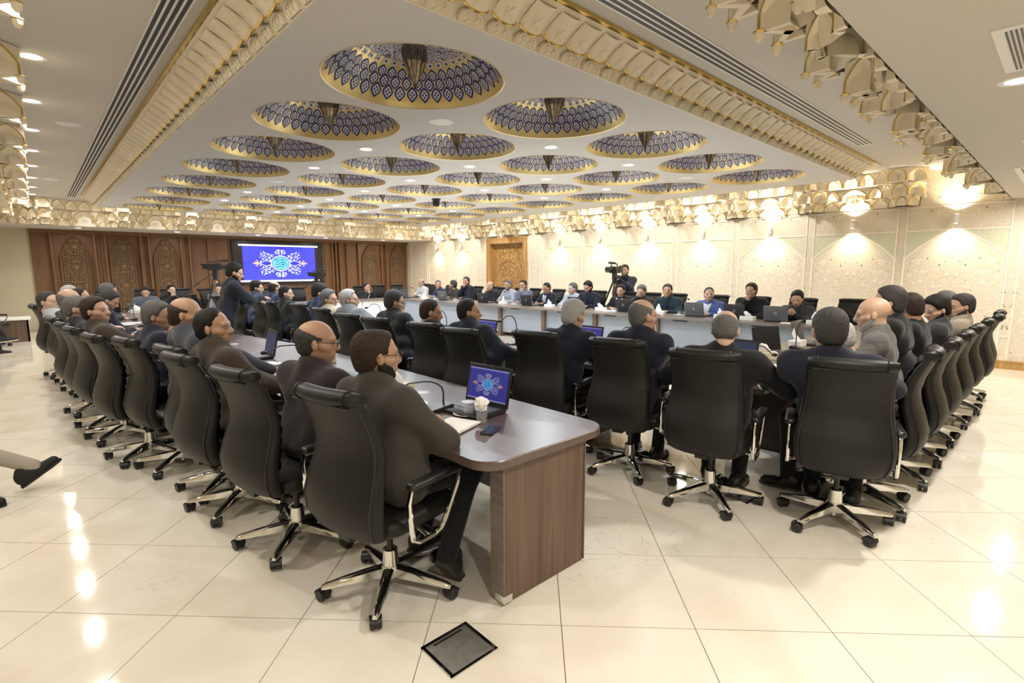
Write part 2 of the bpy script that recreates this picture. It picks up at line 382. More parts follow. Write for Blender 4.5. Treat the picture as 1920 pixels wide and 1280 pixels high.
# ---- domed slab: underside with forty round holes
NX, NY, PX, PY = 5, 8, 1.575, 1.563
CX = [2.31 + PX * i for i in range(NX)]; CY = [3.60 + PY * j for j in range(NY)]
RD, HD = .68, .40
slab = MB(); NS = 40
gx0, gx1, gy0, gy1 = CX[0] - PX / 2, CX[-1] + PX / 2, CY[0] - PY / 2, CY[-1] + PY / 2
for a, b in (((DX0, DY0), (DX1, gy0)), ((DX0, gy1), (DX1, DY1)), ((DX0, gy0), (gx0, gy1)), ((gx1, gy0), (DX1, gy1))):
    slab.add([(a[0], a[1], ZD), (b[0], a[1], ZD), (b[0], b[1], ZD), (a[0], b[1], ZD)], [(0, 1, 2, 3)])
for x in CX:
    for y in CY:
        ci, sq, rim = [], [], []
        for k in range(NS):
            a = 2 * PI * (k + .5) / NS; c, s = math.cos(a), math.sin(a); q = max(abs(c) / (PX / 2), abs(s) / (PY / 2))
            ci.append((x + RD * c, y + RD * s, ZD)); sq.append((x + c / q, y + s / q, ZD)); rim.append((x + RD * c, y + RD * s, ZD + .012))
        slab.loft([sq, ci, rim], caps=False)
        for sx in (-1, 1):
            for sy in (-1, 1):
                cc = np.array((x + sx * PX / 2, y + sy * PY / 2, ZD)); dd = [q for q in sq if (q[0] - x) * sx > 0 and (q[1] - y) * sy > 0]
                e = sorted(dd, key=lambda q: np.hypot(q[0] - cc[0], q[1] - cc[1]))[:2]
                slab.add([cc, e[0], e[1]], [(0, 1, 2)])
slab_o = struct(slab.build('ceiling_slab', M_SLAB, smooth=False))

# ---- domes
RS = (RD ** 2 + HD ** 2) / (2 * HD); TM = math.asin(RD / RS)
def on_dome(th, az, off=0.0):
    r = RS - off
    return (r * math.sin(th) * math.cos(az), r * math.sin(th) * math.sin(az), HD - RS + r * math.cos(th))
dm = MB(); rings = []
ths = [R(2)] + [R(31.5) * k / 5 for k in range(1, 6)] + [R(31.5) + (TM - R(31.5)) * k / 8 for k in range(1, 9)]
for th in ths: rings.append([on_dome(th, 2 * PI * k / 48) for k in range(48)])
for i in range(len(rings) - 1): dm.loft(rings[i:i + 2], 1 if i < 5 else 0, caps=False)
dm.add(rings[0], [tuple(range(48))], 1)
dm.lathe([(RD, .002), (RD + .012, -.004), (RD + .012, .004)], 48, 0, caps=False)
dome_me = dm.mesh('gilt_dome', [M_DOMEGOLD, M_MEDAL])
NT = 36
def lozenge(mb, th0, az0, hh, hw):
    P = lambda u, v, s, off: on_dome(th0 - hh * v * s, az0 + hw * u * s, off)
    sh = [(0, -1.0), (.42, -.66), (.80, -.30), (.92, .05), (.72, .45), (.34, .78), (0, 1.0), (-.34, .78), (-.72, .45), (-.92, .05), (-.80, -.30), (-.42, -.66)]
    for sc_, off, m in ((1.0, .004, 0), (.70, .006, 1)):
        v = [P(u, q, sc_, off) for u, q in sh] + [P(u, q, sc_, off - .004) for u, q in sh]; k = len(sh)
        mb.add(v, [tuple(range(k))] + [(i, (i + 1) % k, k + (i + 1) % k, k + i) for i in range(k)], m)
    for du, dv in ((0, .3), (0, -.3), (.3, 0), (-.3, 0)):
        v = [P(du + a, dv + b, 1.0, .0075) for a, b in ((-.19, 0), (0, -.19), (.19, 0), (0, .19))]; mb.add(v, [(0, 1, 2, 3)], 0)
ROWS = [(R(52.6), R(5.1), 0.0), (R(46.0), R(4.6), .5), (R(40.1), R(4.0), 0.0)]
def square_tile(mb, az0):
    th0 = R(33.6)
    for s, off, m in ((1.0, .004, 1), (.45, .006, 0)):
        mb.add([on_dome(th0 + R(1.7) * a * s, az0 + R(3.0) * b * s, off) for a, b in ((-1, -1), (1, -1), (1, 1), (-1, 1))], [(0, 1, 2, 3)], m)
tile_meshes = []
for th, hh, sh in ROWS:
    m_ = MB(); lozenge(m_, th, 0.0, hh, R(360 / NT / 2 * .96)); tile_meshes.append(m_.mesh('tile', [M_BLUE, M_TILEWHITE], smooth=False))
ring_mb = MB()
for th, hh, sh in ROWS:
    for k in range(NT): lozenge(ring_mb, th, 2 * PI * (k + sh) / NT, hh, R(360 / NT / 2 * .96))
for k in range(NT): square_tile(ring_mb, 2 * PI * k / NT)
ring_me = ring_mb.mesh('tiles', [M_BLUE, M_TILEWHITE], smooth=False)
sq_mb = MB()
for k in range(NT): square_tile(sq_mb, 2 * PI * k / NT)
sq_me = sq_mb.mesh('border_tiles', [M_BLUE, M_TILEWHITE], smooth=False)
# smoked-glass pendant hanging in each dome
pg = MB(); nrib = 10
for k in range(nrib):
    a0, a1 = 2 * PI * k / nrib, 2 * PI * (k + 1) / nrib; am = (a0 + a1) / 2; rr = []
    for r, z in ((.052, -.10), (.088, -.145), (.092, -.19), (.078, -.25), (.05, -.32), (.022, -.38), (.006, -.42)):
        rr.append([(r * math.cos(a), r * math.sin(a), z) for a in (a0, am)] + [(r * 1.12 * math.cos(am), r * 1.12 * math.sin(am), z)] + [(r * math.cos(a1), r * math.sin(a1), z)])
    pg.loft([np.array(q)[[0, 2, 3]] for q in rr], caps=False, closed=False)
glass_me = pg.mesh('glass_shade', M_CRYSTAL, smooth=False)
pm = MB()
for k in range(nrib):
    a = 2 * PI * k / nrib; pm.tube([(r * math.cos(a), r * math.sin(a), z) for r, z in ((.054, -.10), (.094, -.18), (.078, -.25), (.05, -.32), (.02, -.38), (.004, -.43))], .0035, 4)
pm.ball((0, 0, -.435), .012, 6)
strand_me = pm.mesh('bead_strands', M_DARKMETAL)
hang_me = MB().box((0, 0, -.085), (.15, .15, .03)).lathe([(.012, 0), (.012, -.08)], 8).lathe([(.05, 0), (.05, -.012)], 12).mesh('canopy', M_DARKMETAL)
order = sorted(((np.hypot(x, y), i, j) for i, x in enumerate(CX) for j, y in enumerate(CY)))
ORD = ['first', 'second', 'third', 'fourth', 'fifth', 'sixth', 'seventh', 'eighth', 'ninth', 'tenth', 'eleventh', 'twelfth']
COLS = ['in the leftmost line', 'in the second line from the left', 'in the middle line', 'in the second line from the right', 'in the line nearest the panelled wall']
for rank, (d, i, j) in enumerate(order):
    rk = ORD[j] if j < 4 else {4: 'fourth', 5: 'third', 6: 'second', 7: 'first'}[j]
    place = f"{rk} from the {'near' if j < 4 else 'screen'} end {COLS[i]}"
    o = tag(put('ceiling_dome', dome_me, None, (CX[i], CY[j], ZD)), f"gilt tiled dome, {place}", 'dome', 'tiled domes in the ceiling slab')
    if rank < 6:
        for (th, hh, sh), me in zip(ROWS, tile_meshes):
            for k in range(NT): put('tile', me, o, None, (0, 0, 2 * PI * (k + sh) / NT))
        put('border_tiles', sq_me, o)['kind'] = 'stuff'
    else: put('tiles', ring_me, o)['kind'] = 'stuff'
    t = thing('pendant_lamp', f"glass pendant, dome {rk} from {'near' if j < 4 else 'screen'} end, {['leftmost line', 'second line from left', 'middle line', 'second line from right', 'rightmost line'][i]}", 'lamp', (CX[i], CY[j], ZD + HD - .02), 0, 'glass pendants in the domes')
    put('canopy', hang_me, t); put('glass_shade', glass_me, t); put('bead_strands', strand_me, t)

# ---- crown moulding round the slab: petal band, fan cove, shell row with gilt lips
MU = .22
def unit():
    b = MB(); h = MU / 2
    prof = [(0, 0), (.012, 0), (.022, .045), (.05, .078), (.085, .088), (.12, .128), (.19, .165), (.25, .188), (.262, .20), (.29, .20), (.29, .222)]
    b.loft([[(-h, y, z) for y, z in prof], [(h, y, z) for y, z in prof]], 0, closed=False)
    for k in (8, 9):   # gilt top fillet
        (y0, z0), (y1, z1) = prof[k], prof[k + 1]
        b.add([(-h, y0, z0 - .003), (h, y0, z0 - .003), (h, y1 + .002, z1 - .003 if k == 8 else z1), (-h, y1 + .002, z1 - .003 if k == 8 else z1)], [(0, 1, 2, 3)], 2)
    # petal: pointed arch lying on the lower band
    def low(x, t): return (x, .018 + .034 * t + .010 + .010 * math.sin(PI * t), .002 + .078 * t - .006)
    out = [(-.085, 0), (-.092, .35), (-.075, .68), (-.04, .9), (0, 1.0), (.04, .9), (.075, .68), (.092, .35), (.085, 0)]
    b.add([low(x, t) for x, t in out] + [(x * .98, y - .022, z + .010) for x, y, z in [low(x, t) for x, t in out]], [tuple(range(9))] + [(i, i + 1, i + 10, i + 9) for i in range(8)], 0)
    b.tube([np.array(low(x * .86, t * .9 + .02)) + (0, .003, -.002) for x, t in out], .0060, 4, 1)
    for s in (-1, 1): b.tube([np.array(low(s * q * .8, t * .8)) + (0, .003, -.002) for q, t in ((.055, .05), (.02, .3), (.05, .55), (.03, .8))], .0042, 4, 1)
    # fan ribs in the cove above the petal
    for q in (-.09, -.05, 0, .05, .09): b.tube([(q * .5, .054, .078), (q * 1.1, .095, .098)], .004, 4, 0)
    # shell with its gilt lip
    rows = []
    for t in (0, .25, .5, .75, 1.0):
        row = []
        for k in range(9):
            a = PI * k / 8; wd = .094 * (1 - .10 * t)
            row.append((-wd * math.cos(a), .085 + .155 * t + .012 * math.sin(a), .090 + .09 * t ** .8 - .046 * math.sin(a) * (1 - .50 * t)))
        rows.append(row)
    b.loft(rows, 0, closed=False, caps=False)
    b.tube(np.array(rows[0]), .0075, 5, 2)
    b.tube([(-.05, .10, .062), (-.02, .13, .072), (.03, .15, .085), (.0, .19, .105)], .004, 4, 1)
    b.tube([(.055, .10, .064), (.03, .125, .070), (.05, .17, .098)], .003, 4, 1)
    return b.mesh('moulding_unit', [M_PLASTER, M_RELIEF, M_GOLD], angle=50)
unit_me = unit()
crown = [holder('trim_%d' % (k + 1)) for k in range(4)]
def run(h, p, q, rz):
    p, q = np.array(p), np.array(q); L = np.linalg.norm(q - p); n = int(round(L / MU)); s = L / n / MU
    for k in range(n):
        c = p + (q - p) * (k + .5) / n; o = put('moulding_unit', unit_me, h, (c[0], c[1], ZD), (0, 0, rz)); o.scale = (s, 1, 1)
run(crown[0], (DX0, DY0), (DX1, DY0), PI); run(crown[1], (DX0, DY0), (DX0, DY1), PI / 2)
run(crown[2], (DX1, DY0), (DX1, DY1), -PI / 2); run(crown[3], (DX0, DY1), (DX1, DY1), 0)
for (x, y), sx, sy in (((DX0, DY0), -1, -1), ((DX1, DY0), 1, -1), ((DX0, DY1), -1, 1), ((DX1, DY1), 1, 1)):   # mitred corner blocks
    b = MB(); prof = [(0, 0), (.012, 0), (.022, .045), (.05, .078), (.085, .088), (.12, .128), (.19, .165), (.25, .188), (.262, .20), (.29, .20), (.29, .222)]
    b.loft([[(x, y + sy * d, ZD + z) for d, z in prof], [(x + sx * d, y + sy * d, ZD + z) for d, z in prof], [(x + sx * d, y, ZD + z) for d, z in prof]], 0, closed=False)
    b.build('corner_block', [M_PLASTER], crown[0])

# ---- stalactite cornice: tiers of pointed niches stepping out under the upper ceiling
def cell(b, xc, wd, z0, z1, yf, yb, m=0, gold=True):
    hw = wd * .42; zs = z0 + (z1 - z0) * .42; zt = z0 + (z1 - z0) * .9
    half = [(-hw, z0), (-hw, zs)] + [(-hw * (1 - t), zs + (zt - zs) * (1 - (1 - t) ** 1.7)) for t in (.2, .4, .6, .8, 1.0)]
    outb = [(-wd / 2, z0), (-wd / 2, zs), (-wd / 2, z1)] + [(-hw * (1 - t), z1) for t in (.4, .6, .8, 1.0)]
    back = []
    for x, z in half:
        h = (z - z0) / (zt - z0); back.append((x * .82, yb + (yf - yb) * h ** 1.4, z))
    for s in (-1, 1):
        F = [(xc - s * x, yf, z) for x, z in half]; O = [(xc - s * x, yf, z) for x, z in outb]; B = [(xc - s * x, y, z) for x, y, z in back]
        b.loft([F, O], m, closed=False); b.loft([F, B], m, closed=False)
        C = [(xc, y - .012 * (1 if i < 6 else 0), z) for i, (x, y, z) in enumerate(back)]
        b.loft([B, C], m, closed=False)
        b.add([O[0], O[2], (O[2][0], yb, z1), (O[0][0], yb, z0)], [(0, 1, 2, 3)], m)                    # outer side
        b.add([O[0], F[0], B[0], (O[0][0], yb, z0)], [(0, 1, 2, 3)], m)                                # foot of the jamb
        if gold:
            G = [(xc - s * x * 1.13, yf + .004, z + (.013 if i > 1 else 0)) for i, (x, z) in enumerate(half)]
            F2 = [(x, yf + .004, z) for x, y, z in F]
            b.loft([F2, G], 1, closed=False)
            b.add([(O[0][0], yf + .004, z0), (F[0][0], yf + .004, z0), (F[0][0], yf + .004, z0 + .009), (O[0][0], yf + .004, z0 + .009)], [(0, 1, 2, 3)], 1)
    # closed top, so that the step between two tiers is solid
    b.add([(xc - wd / 2, yf, z1), (xc + wd / 2, yf, z1), (xc + wd / 2, yb, z1), (xc - wd / 2, yb, z1)], [(0, 1, 2, 3)], m)
def vine(b, x, y, z, s, m=2):
    for k in (-1, 1): b.tube([(x + k * q * s, y, z + t * s) for q, t in ((.0, -.5), (.28, -.3), (.1, -.05), (-.2, .15), (.0, .38), (.18, .5))], .0035, 4, m)
def tier(b, pl, z0, z1, depth, floor_y):
    for (xa, ya), (xb, yb_) in zip(pl[:-1], pl[1:]):
        t = MB(); L = math.hypot(xb - xa, yb_ - ya); cell(t, 0, L, z0, z1, 0.0, -min(depth, .35 * L + .08)); c, s = (xb - xa) / L, (yb_ - ya) / L
        for v, m in ((np.vstack(t.v), t.m),):
            w_ = np.c_[v[:, 0] * c - v[:, 1] * s + (xa + xb) / 2, v[:, 0] * s + v[:, 1] * c + (ya + yb_) / 2, v[:, 2]]
        n0 = b.n; b.v.append(w_); b.n += len(w_)
        for q, m in zip(t.f, t.m): b.f.append(tuple(i + n0 for i in q)); b.m.append(m)
    for (xa, ya), (xb, yb_) in zip(pl[:-1], pl[1:]):
        b.add([(xa, ya, z1), (xb, yb_, z1), (xb, floor_y, z1), (xa, floor_y, z1)], [(0, 1, 2, 3)])
        b.add([(xa, floor_y, z0), (xb, floor_y, z0), (xb, floor_y, z1), (xa, floor_y, z1)], [(0, 1, 2, 3)])
def bay():
    b = MB()
    T1 = [(-.22, .07), (-.085, .24), (.085, .24), (.22, .07), (.48, .07), (.74, .07), (1.0, .07), (1.26, .07)]
    T2 = [(-.30, .22), (-.12, .47), (.12, .47), (.30, .22), (.52, .20), (.96, .20), (1.18, .22)]
    T3 = [(-.37, .46), (-.13, .74), (.13, .74), (.37, .46), (.617, .44), (.863, .44), (1.11, .46)]
    tier(b, T1, 0, .15, .055, 0.0); tier(b, T2, .15, .36, .20, .05); tier(b, T3, .36, .565, .22, .22)
    # drop pendants under the corners of the bracket
    for x, y, z in ((-.12, .47, .15), (.12, .47, .15), (-.13, .74, .36), (.13, .74, .36), (.30, .22, .15), (-.30, .22, .15)):
        b.lathe([(.030, .0), (.026, -.03), (.012, -.05)], 6, 0, c=(x, y - .012, z)); b.lathe([(.030, .004), (.033, .0), (.030, -.006)], 6, 1, c=(x, y - .012, z), caps=False)
    for x, y, s in ((0, .745, .10), (.49, .45, .09), (.74, .44, .09), (.98, .45, .09)): vine(b, x, y - .10, .45, s)
    pl = [(-.20, -.01), (-.18, .05), (-.13, .08), (-.14, .14), (-.09, .20), (-.04, .22), (0, .25)]; pl = pl + [(-x, z) for x, z in pl[-2::-1]]
    b.add([(.74 + x, .088, z) for x, z in pl] + [(.74 + x, .05, z) for x, z in pl], [tuple(range(13))] + [(i, i + 1, i + 14, i + 13) for i in range(12)], 2)
    for a in range(6): b.tube([(.74 + .03 * math.cos(a * PI / 3) * k, .091, .12 + .026 * math.sin(a * PI / 3) * k) for k in (.6, 1.5, 2.0)], .004, 4, 1)
    return b.mesh('niche_bay', [M_PLASTER, M_GOLD, M_RELIEF], angle=35)
bay_me = bay()
corn = [holder('trim_%d' % (k + 5)) for k in range(4)]
def bays(h, p, dv, n, rz):
    for k in range(n): put('niche_bay', bay_me, h, (p[0] + dv[0] * k, p[1] + dv[1] * k, ZS), (0, 0, rz))
bays(corn[0], (XW, PIL[0] + 1.48), (0, 1.48), 10, PI / 2)                      # above the panelled wall
bays(corn[1], (XW - 1.0, SY0), (-1.48, 0), 8, 0)                              # near soffit
bays(corn[2], (SX0, SY0 + 1.9), (0, 1.48), 10, -PI / 2)                       # left soffit
bays(corn[3], (.35, SY1), (1.48, 0), 8, PI)                                   # back soffit
bays(corn[3], (-.2, SY1), (0, 0), 1, PI)

# ---- downlights, speakers, vents, camera dome
dl_ring = MB().lathe([(.066, -.002), (.092, -.004), (.096, .0), (.066, .0)], 24, caps=False).mesh('trim_ring', M_WHITE)
def lens(m): return MB().lathe([(.001, -.001), (.066, -.001)], 20, caps=False).mesh('lens', m)
lens_cool, lens_warm = lens(M_LAMPCOOL), lens(M_LAMPWARM)
def downlight(x, y, z, label, group, power, c, cool=True):
    t = thing('downlight', label, 'ceiling light', (x, y, z), 0, group)
    put('trim_ring', dl_ring, t); put('lens', lens_cool if cool else lens_warm, t); area_lamp(t, (0, 0, -.008), power, c, .125, 170)
spk_me = MB().lathe([(.001, -.004), (.11, -.004), (.118, -.002), (.12, .0)], 24, caps=False).mesh('ceiling_speaker', M_WHITE)
def speaker(x, y, z, label): tag(put('ceiling_speaker', spk_me, None, (x, y, z)), label, 'speaker', 'flush round ceiling speakers')
for i in range(4):
    for j in range(7):
        x, y = CX[i] + PX / 2, CY[j] + PY / 2; nm = f"{ORD[j]} gap from the near end, {['left', 'middle left', 'middle right', 'right'][i]} line"
        if (i in (0, 3)) and j in (0, 3, 6): speaker(x, y, ZD, f"flush white round speaker between domes, {nm}")
        elif (i, j) == (2, 3):
            t = thing('dome_camera', 'black domed surveillance camera hanging between the ceiling domes', 'camera', (x, y, ZD))
            MB().lathe([(.09, 0), (.09, -.02), (.075, -.03), (.075, -.10)], 18).build('housing', M_BLACK, t)
            MB().ball((0, 0, -.105), (.068, .068, .06), 12).build('bubble', M_BLACK, t)
        else: downlight(x, y, ZD, f"lit round downlight between domes, {nm}", 'downlights in the domed slab', P_SLAB, C_COOL)
for k, y in enumerate((1.40, 2.83, 4.26, 5.70, 7.16, 8.60, 10.05, 11.5, 12.95, 14.4, 15.75)):
    downlight(.16, y, ZU, f"lit downlight beside the left cornice, {ORD[k]} from the near end", 'downlights along the left ceiling strip', P_SIDE, C_NEUT, False)
for k in range(9):  # added row, out of sight behind the slab, to brighten the panelled wall
    downlight(10.62, 4.3 + 1.43 * k, ZU, f"added unseen downlight beside the right cornice, {ORD[k]} from the near end", 'added downlights along the right ceiling strip', P_SIDE * 1.3, C_NEUT, False)
for k, x in enumerate((1.6, 3.2, 4.8, 6.4, 8.0, 9.6)):
    downlight(x, 15.85, ZU, f"downlight hidden beyond the domed slab, {ORD[k]} from the left", 'downlights before the back cornice', P_SIDE, C_NEUT, False)
for k, x in enumerate((-1.9, .3, 2.3, 4.34, 6.4, 8.5, 10.5)):
    downlight(x, .34 if x > 1 else -.9, ZS, f"lit downlight in the low near soffit, {ORD[k]} from the left", 'downlights in the near soffit', P_SOFFIT, C_NEUT, False)
for k, y in enumerate((3.5, 6.5, 9.5, 12.5, 15.5)):
    downlight(-1.8, y, ZS, f"downlight in the low left soffit, {ORD[k]} from the near end", 'downlights in the left soffit', P_SIDE, C_NEUT, False)
for k, x in enumerate((1.0, 3.2, 5.4, 7.6, 9.8)):
    downlight(x, 17.75, ZS, f"downlight in front of the wooden wall, {ORD[k]} from the left", 'downlights in the back soffit', P_COVE, C_NEUT, False)
speaker(.47, 8.0, ZU, 'flush round grille on the ceiling strip between left downlights and vent')
speaker(.42, 13.0, ZU, 'far flush round grille on the left ceiling strip')
speaker(10.55, 2.15, ZU, 'flush round speaker near the corner of the two cornices')
def vent(name, label, a, b, z, n=4, wd=.26):
    t = thing(name, label, 'vent', ((a[0] + b[0]) / 2, (a[1] + b[1]) / 2, z), math.atan2(b[1] - a[1], b[0] - a[0])); L = math.hypot(b[0] - a[0], b[1] - a[1])
    MB().box((0, 0, -.003), (L, wd, .006)).build('frame', M_WHITE, t)
    me = MB().box((0, 0, -.004), (L - .1, wd * .14, .007)).mesh('slot', M_BLACK)
    for k in range(n): put('slot', me, t, (0, (k - (n - 1) / 2) * wd * .235, 0))
vent('linear_air_vent', 'long black slotted air vent left of the domed slab', (.82, 1.6), (.82, 15.7), ZU, 4, .17)
vent('linear_air_vent', 'long black slotted air vent on the near side of the domed slab', (1.0, 2.09), (8.45, 2.09), ZU, 4, .20)
t = thing('return_air_grille', 'grey square air grille in the low near soffit', 'vent', (3.72, .22, ZS))
MB().box((0, 0, -.004), (.75, .32, .008)).build('frame', M_WHITE, t)
me = MB().box((0, 0, -.009), (.66, .008, .006)).mesh('slat', M_GREYPL)
for k in range(14): put('slat', me, t, (0, -.11 + k * .017, 0))
vent('slot_diffuser', 'dark slot diffuser in the near soffit by the panelled wall', (8.0, .52), (9.4, .52), ZS, 1, .12)
vent('slot_diffuser', 'grey slot diffuser over the first lattice screens', (1.2, 17.4), (2.4, 17.4), ZS, 1, .14)
vent('slot_diffuser', 'grey slot diffuser over the video wall', (5.2, 17.4), (6.6, 17.4), ZS, 1, .14)

# ---- wall sconces throwing light up and down the panelled wall
sc_me = MB().lathe([(.030, -.075), (.034, -.07), (.034, .07), (.030, .075)], 14).mesh('cylinder_shade', M_WHITE)
br_me = MB().box((.075, 0, 0), (.09, .03, .05)).mesh('bracket', M_WHITE)
sl_me = MB().lathe([(.001, .0761), (.027, .0761)], 12, caps=False).lathe([(.001, -.0761), (.027, -.0761)], 12, caps=False).mesh('lens', M_LAMPWARM)
for k, y in enumerate(BAYS):
    t = thing('wall_sconce', f"lit up-and-down wall sconce, {ORD[k]} from the near end of the panelled wall", 'wall lamp', (XW - .12, y, 2.43), 0, 'sconces on the panelled wall')
    put('cylinder_shade', sc_me, t); put('bracket', br_me, t); put('lens', sl_me, t)
    for s in (-1, 1):
        d = bpy.data.lights.new('bulb', 'SPOT'); d.energy = P_SCONCE * (1.25 if s > 0 else 1.0); d.color = C_WARM; d.spot_size = R(125); d.spot_blend = .9; d.shadow_soft_size = .03
        o = bpy.data.objects.new('bulb', d); col.objects.link(o); o.parent = t; o.location = (0, 0, s * .085); o.rotation_euler = (PI if s > 0 else 0, 0, 0)

# ---- carved door in the panelled wall
dr = struct(thing('door_1', '', '')); del dr['label'], dr['category']
dr.location = (XW, 12.67, 0)
b = MB()
for s in (-1, 1):
    b.span((-.05, s * .95, 0), (.16, s * .80, 2.62)); b.span((-.06, s * .97, 0), (-.03, s * .935, 2.64))
b.span((-.049, -.80, 2.45), (.16, .80, 2.618)); b.span((-.058, -.935, 2.605), (-.032, .935, 2.638)); b.build('door_frame', M_DOORWOOD, dr, smooth=False)
rr = random.Random(3)
for s in (-1, 1):
    MB().span((.13, s * .005, .02), (.165, s * .80, 2.44)).build('door_leaf', M_DOORWOOD, dr, smooth=False)
    cv = MB()
    for k in range(150):
        y, z = s * rr.uniform(.08, .74), rr.uniform(.15, 2.36); r0 = rr.uniform(.05, .10); a0 = rr.uniform(0, 6.3); d = rr.choice((-1, 1)); n = 9
        cv.tube([(.122, y + r0 * (1 - q / n * .8) * math.cos(a0 + d * q * .55), z + r0 * (1 - q / n * .8) * math.sin(a0 + d * q * .55)) for q in range(n)], [.016 - .0012 * q for q in range(n)], 4, up=(1, 0, 0))
    cv.span((.115, s * .02, .04), (.135, s * .05, 2.42)).span((.115, s * .76, .04), (.135, s * .79, 2.42))
    cv.tube([(.118, s * (.72 * math.cos(t_)), .9 + 1.0 * math.sin(t_) ** .9) for t_ in np.linspace(0, PI / 2, 12)], .018, 4, up=(1, 0, 0))
    o = cv.build('carving', M_DOORWOOD, dr, angle=60)
MB().prism([(.13 * math.cos(a), .10 + .17 * math.sin(a)) for a in np.linspace(0, PI, 12)] + [(-.13, -.2), (.13, -.2)], 0, .03, frame=((0, 1, 0), (0, 0, 1), (-1, 0, 0)), c=(.115, 0, 1.12)).build('escutcheon', M_DOORWOOD, dr)

# ---- brown veneer wall with lattice screens and the video wall at the far end
ww = holder('trim_9')
YW = YB - .10
bx = [.03, .45, 1.48, 2.52, 3.56, 4.15, 4.75, 7.95, 8.22, 8.5, 8.78, 9.25, 10.33, XW - .06]
for i, (a, c) in enumerate(zip(bx[:-1], bx[1:])):
    dpt = .03 if i in (0, 4, 8) else 0.0
    MB().span((a + .006, YW + .02 + dpt, 0), (c - .006, YB, ZS)).build('veneer_panel', M_WALLWOOD, ww, smooth=False)
fin = MB().span((-.025, -.07, 0), (.025, .03, ZS)).mesh('fin', M_WALLWOOD, smooth=False)
for x in (.45, 1.36, 1.60, 2.42, 2.62, 3.44, 3.66, 8.22, 8.36, 8.50, 8.78, 9.25, 10.22, 10.42): put('fin', fin, ww, (x, YW, 0))
MB().span((.03, YB - .16, ZS - .10), (XW - .06, YB - .08, ZS)).build('head_rail', M_WALLWOOD, ww, smooth=False)

def lattice(xc, wd, label, z0=.12, z1=2.52):
    """pointed-arch screen filled with star rosettes and a fine net"""
    t = thing('lattice_screen', label, 'screen', (xc, YW - .02, 0), 0, 'carved lattice screens on the far wooden wall')
    hw = wd / 2; zs = z1 - wd * .85
    def inside(x, z): 
        if abs(x) > hw or z < z0: return False
        if z <= zs: return True
        u = abs(x) / hw; return z < zs + (z1 - zs) * (1 - u ** 1.75) if u < 1 else False
    b = MB(); r = .0105
    def seg(p, q, rad=r):
        n = 6; ok = [inside(p[0] + (q[0] - p[0]) * k / n, p[1] + (q[1] - p[1]) * k / n) for k in range(n + 1)]
        run_ = None
        for k in range(n + 1):
            if ok[k] and run_ is None: run_ = k
            if run_ is not None and (not ok[k] or k == n):
                e = k if ok[k] else k - 1
                if e > run_:
                    A = [p[i] + (q[i] - p[i]) * run_ / n for i in (0, 1)]; B = [p[i] + (q[i] - p[i]) * e / n for i in (0, 1)]
                    b.tube([(A[0], 0, A[1]), (B[0], 0, B[1])], rad, 4, up=(0, 1, 0))
                run_ = None
    g = .062
    pitch = wd * .86; cs = [z1 - wd * .42 - k * pitch for k in range(6)]
    def near(x, z): return min(math.hypot(x, z - c) for c in cs)
    for i in range(-9, 10):
        for j in range(int(z0 / g), int(z1 / g) + 1):
            x, z = i * g, j * g
            if near(x, z) < wd * .26: continue
            if (i + j) % 2: seg((x - g / 2, z), (x + g / 2, z + 0)); seg((x, z - g / 2), (x, z + g / 2))
            else:
                for dx, dz in ((g / 2, 0), (0, g / 2), (-g / 2, 0), (0, -g / 2)): seg((x + dx, z + dz), (x - dz, z + dx))
    for c in cs:
        for k in range(12):
            a = 2 * PI * k / 12; a2 = 2 * PI * (k + 1) / 12; am = (a + a2) / 2
            for r1, r2 in ((.03, wd * .27),): seg((r1 * math.cos(a), c + r1 * math.sin(a)), (r2 * math.cos(a), c + r2 * math.sin(a)), .010)
            for q in (wd * .075, wd * .14, wd * .205, wd * .27):
                seg((q * math.cos(a), c + q * math.sin(a)), (q * 1.12 * math.cos(am), c + q * 1.12 * math.sin(am))); seg((q * 1.12 * math.cos(am), c + q * 1.12 * math.sin(am)), (q * math.cos(a2), c + q * math.sin(a2)))
        if abs(c) < 9 and inside(0, c): b.ball((0, 0, c), (.035, .012, .035), 8)
    o = b.build('lattice', M_LATTICE, t, smooth=False); o['kind'] = 'stuff'
    pr_ = [(x, zs + (z1 - zs) * (1 - (abs(x) / hw) ** 1.75)) for x in np.linspace(-hw, hw, 17)]
    fr = [(-hw, z0)] + pr_ + [(hw, z0)]
    MB().tube([(x, -.008, z) for x, z in fr], .022, 4, up=(0, 1, 0)).build('arch_frame', M_WALLWOOD, t, smooth=False)
    MB().prism(fr, 0, .012, frame=((1, 0, 0), (0, 0, 1), (0, -1, 0)), c=(0, .045, 0)).build('backing', M_DARKWOOD, t, smooth=False)
lattice(.925, .65, 'arched lattice screen beside the beige wall')
lattice(2.0, .63, 'arched lattice screen in the middle of the left three')
lattice(3.04, .62, 'arched lattice screen next to the plain veneer panels')
lattice(9.72, .60, 'arched lattice screen right of the video wall')
lattice(10.92, .58, 'arched lattice screen in the corner by the panelled wall')

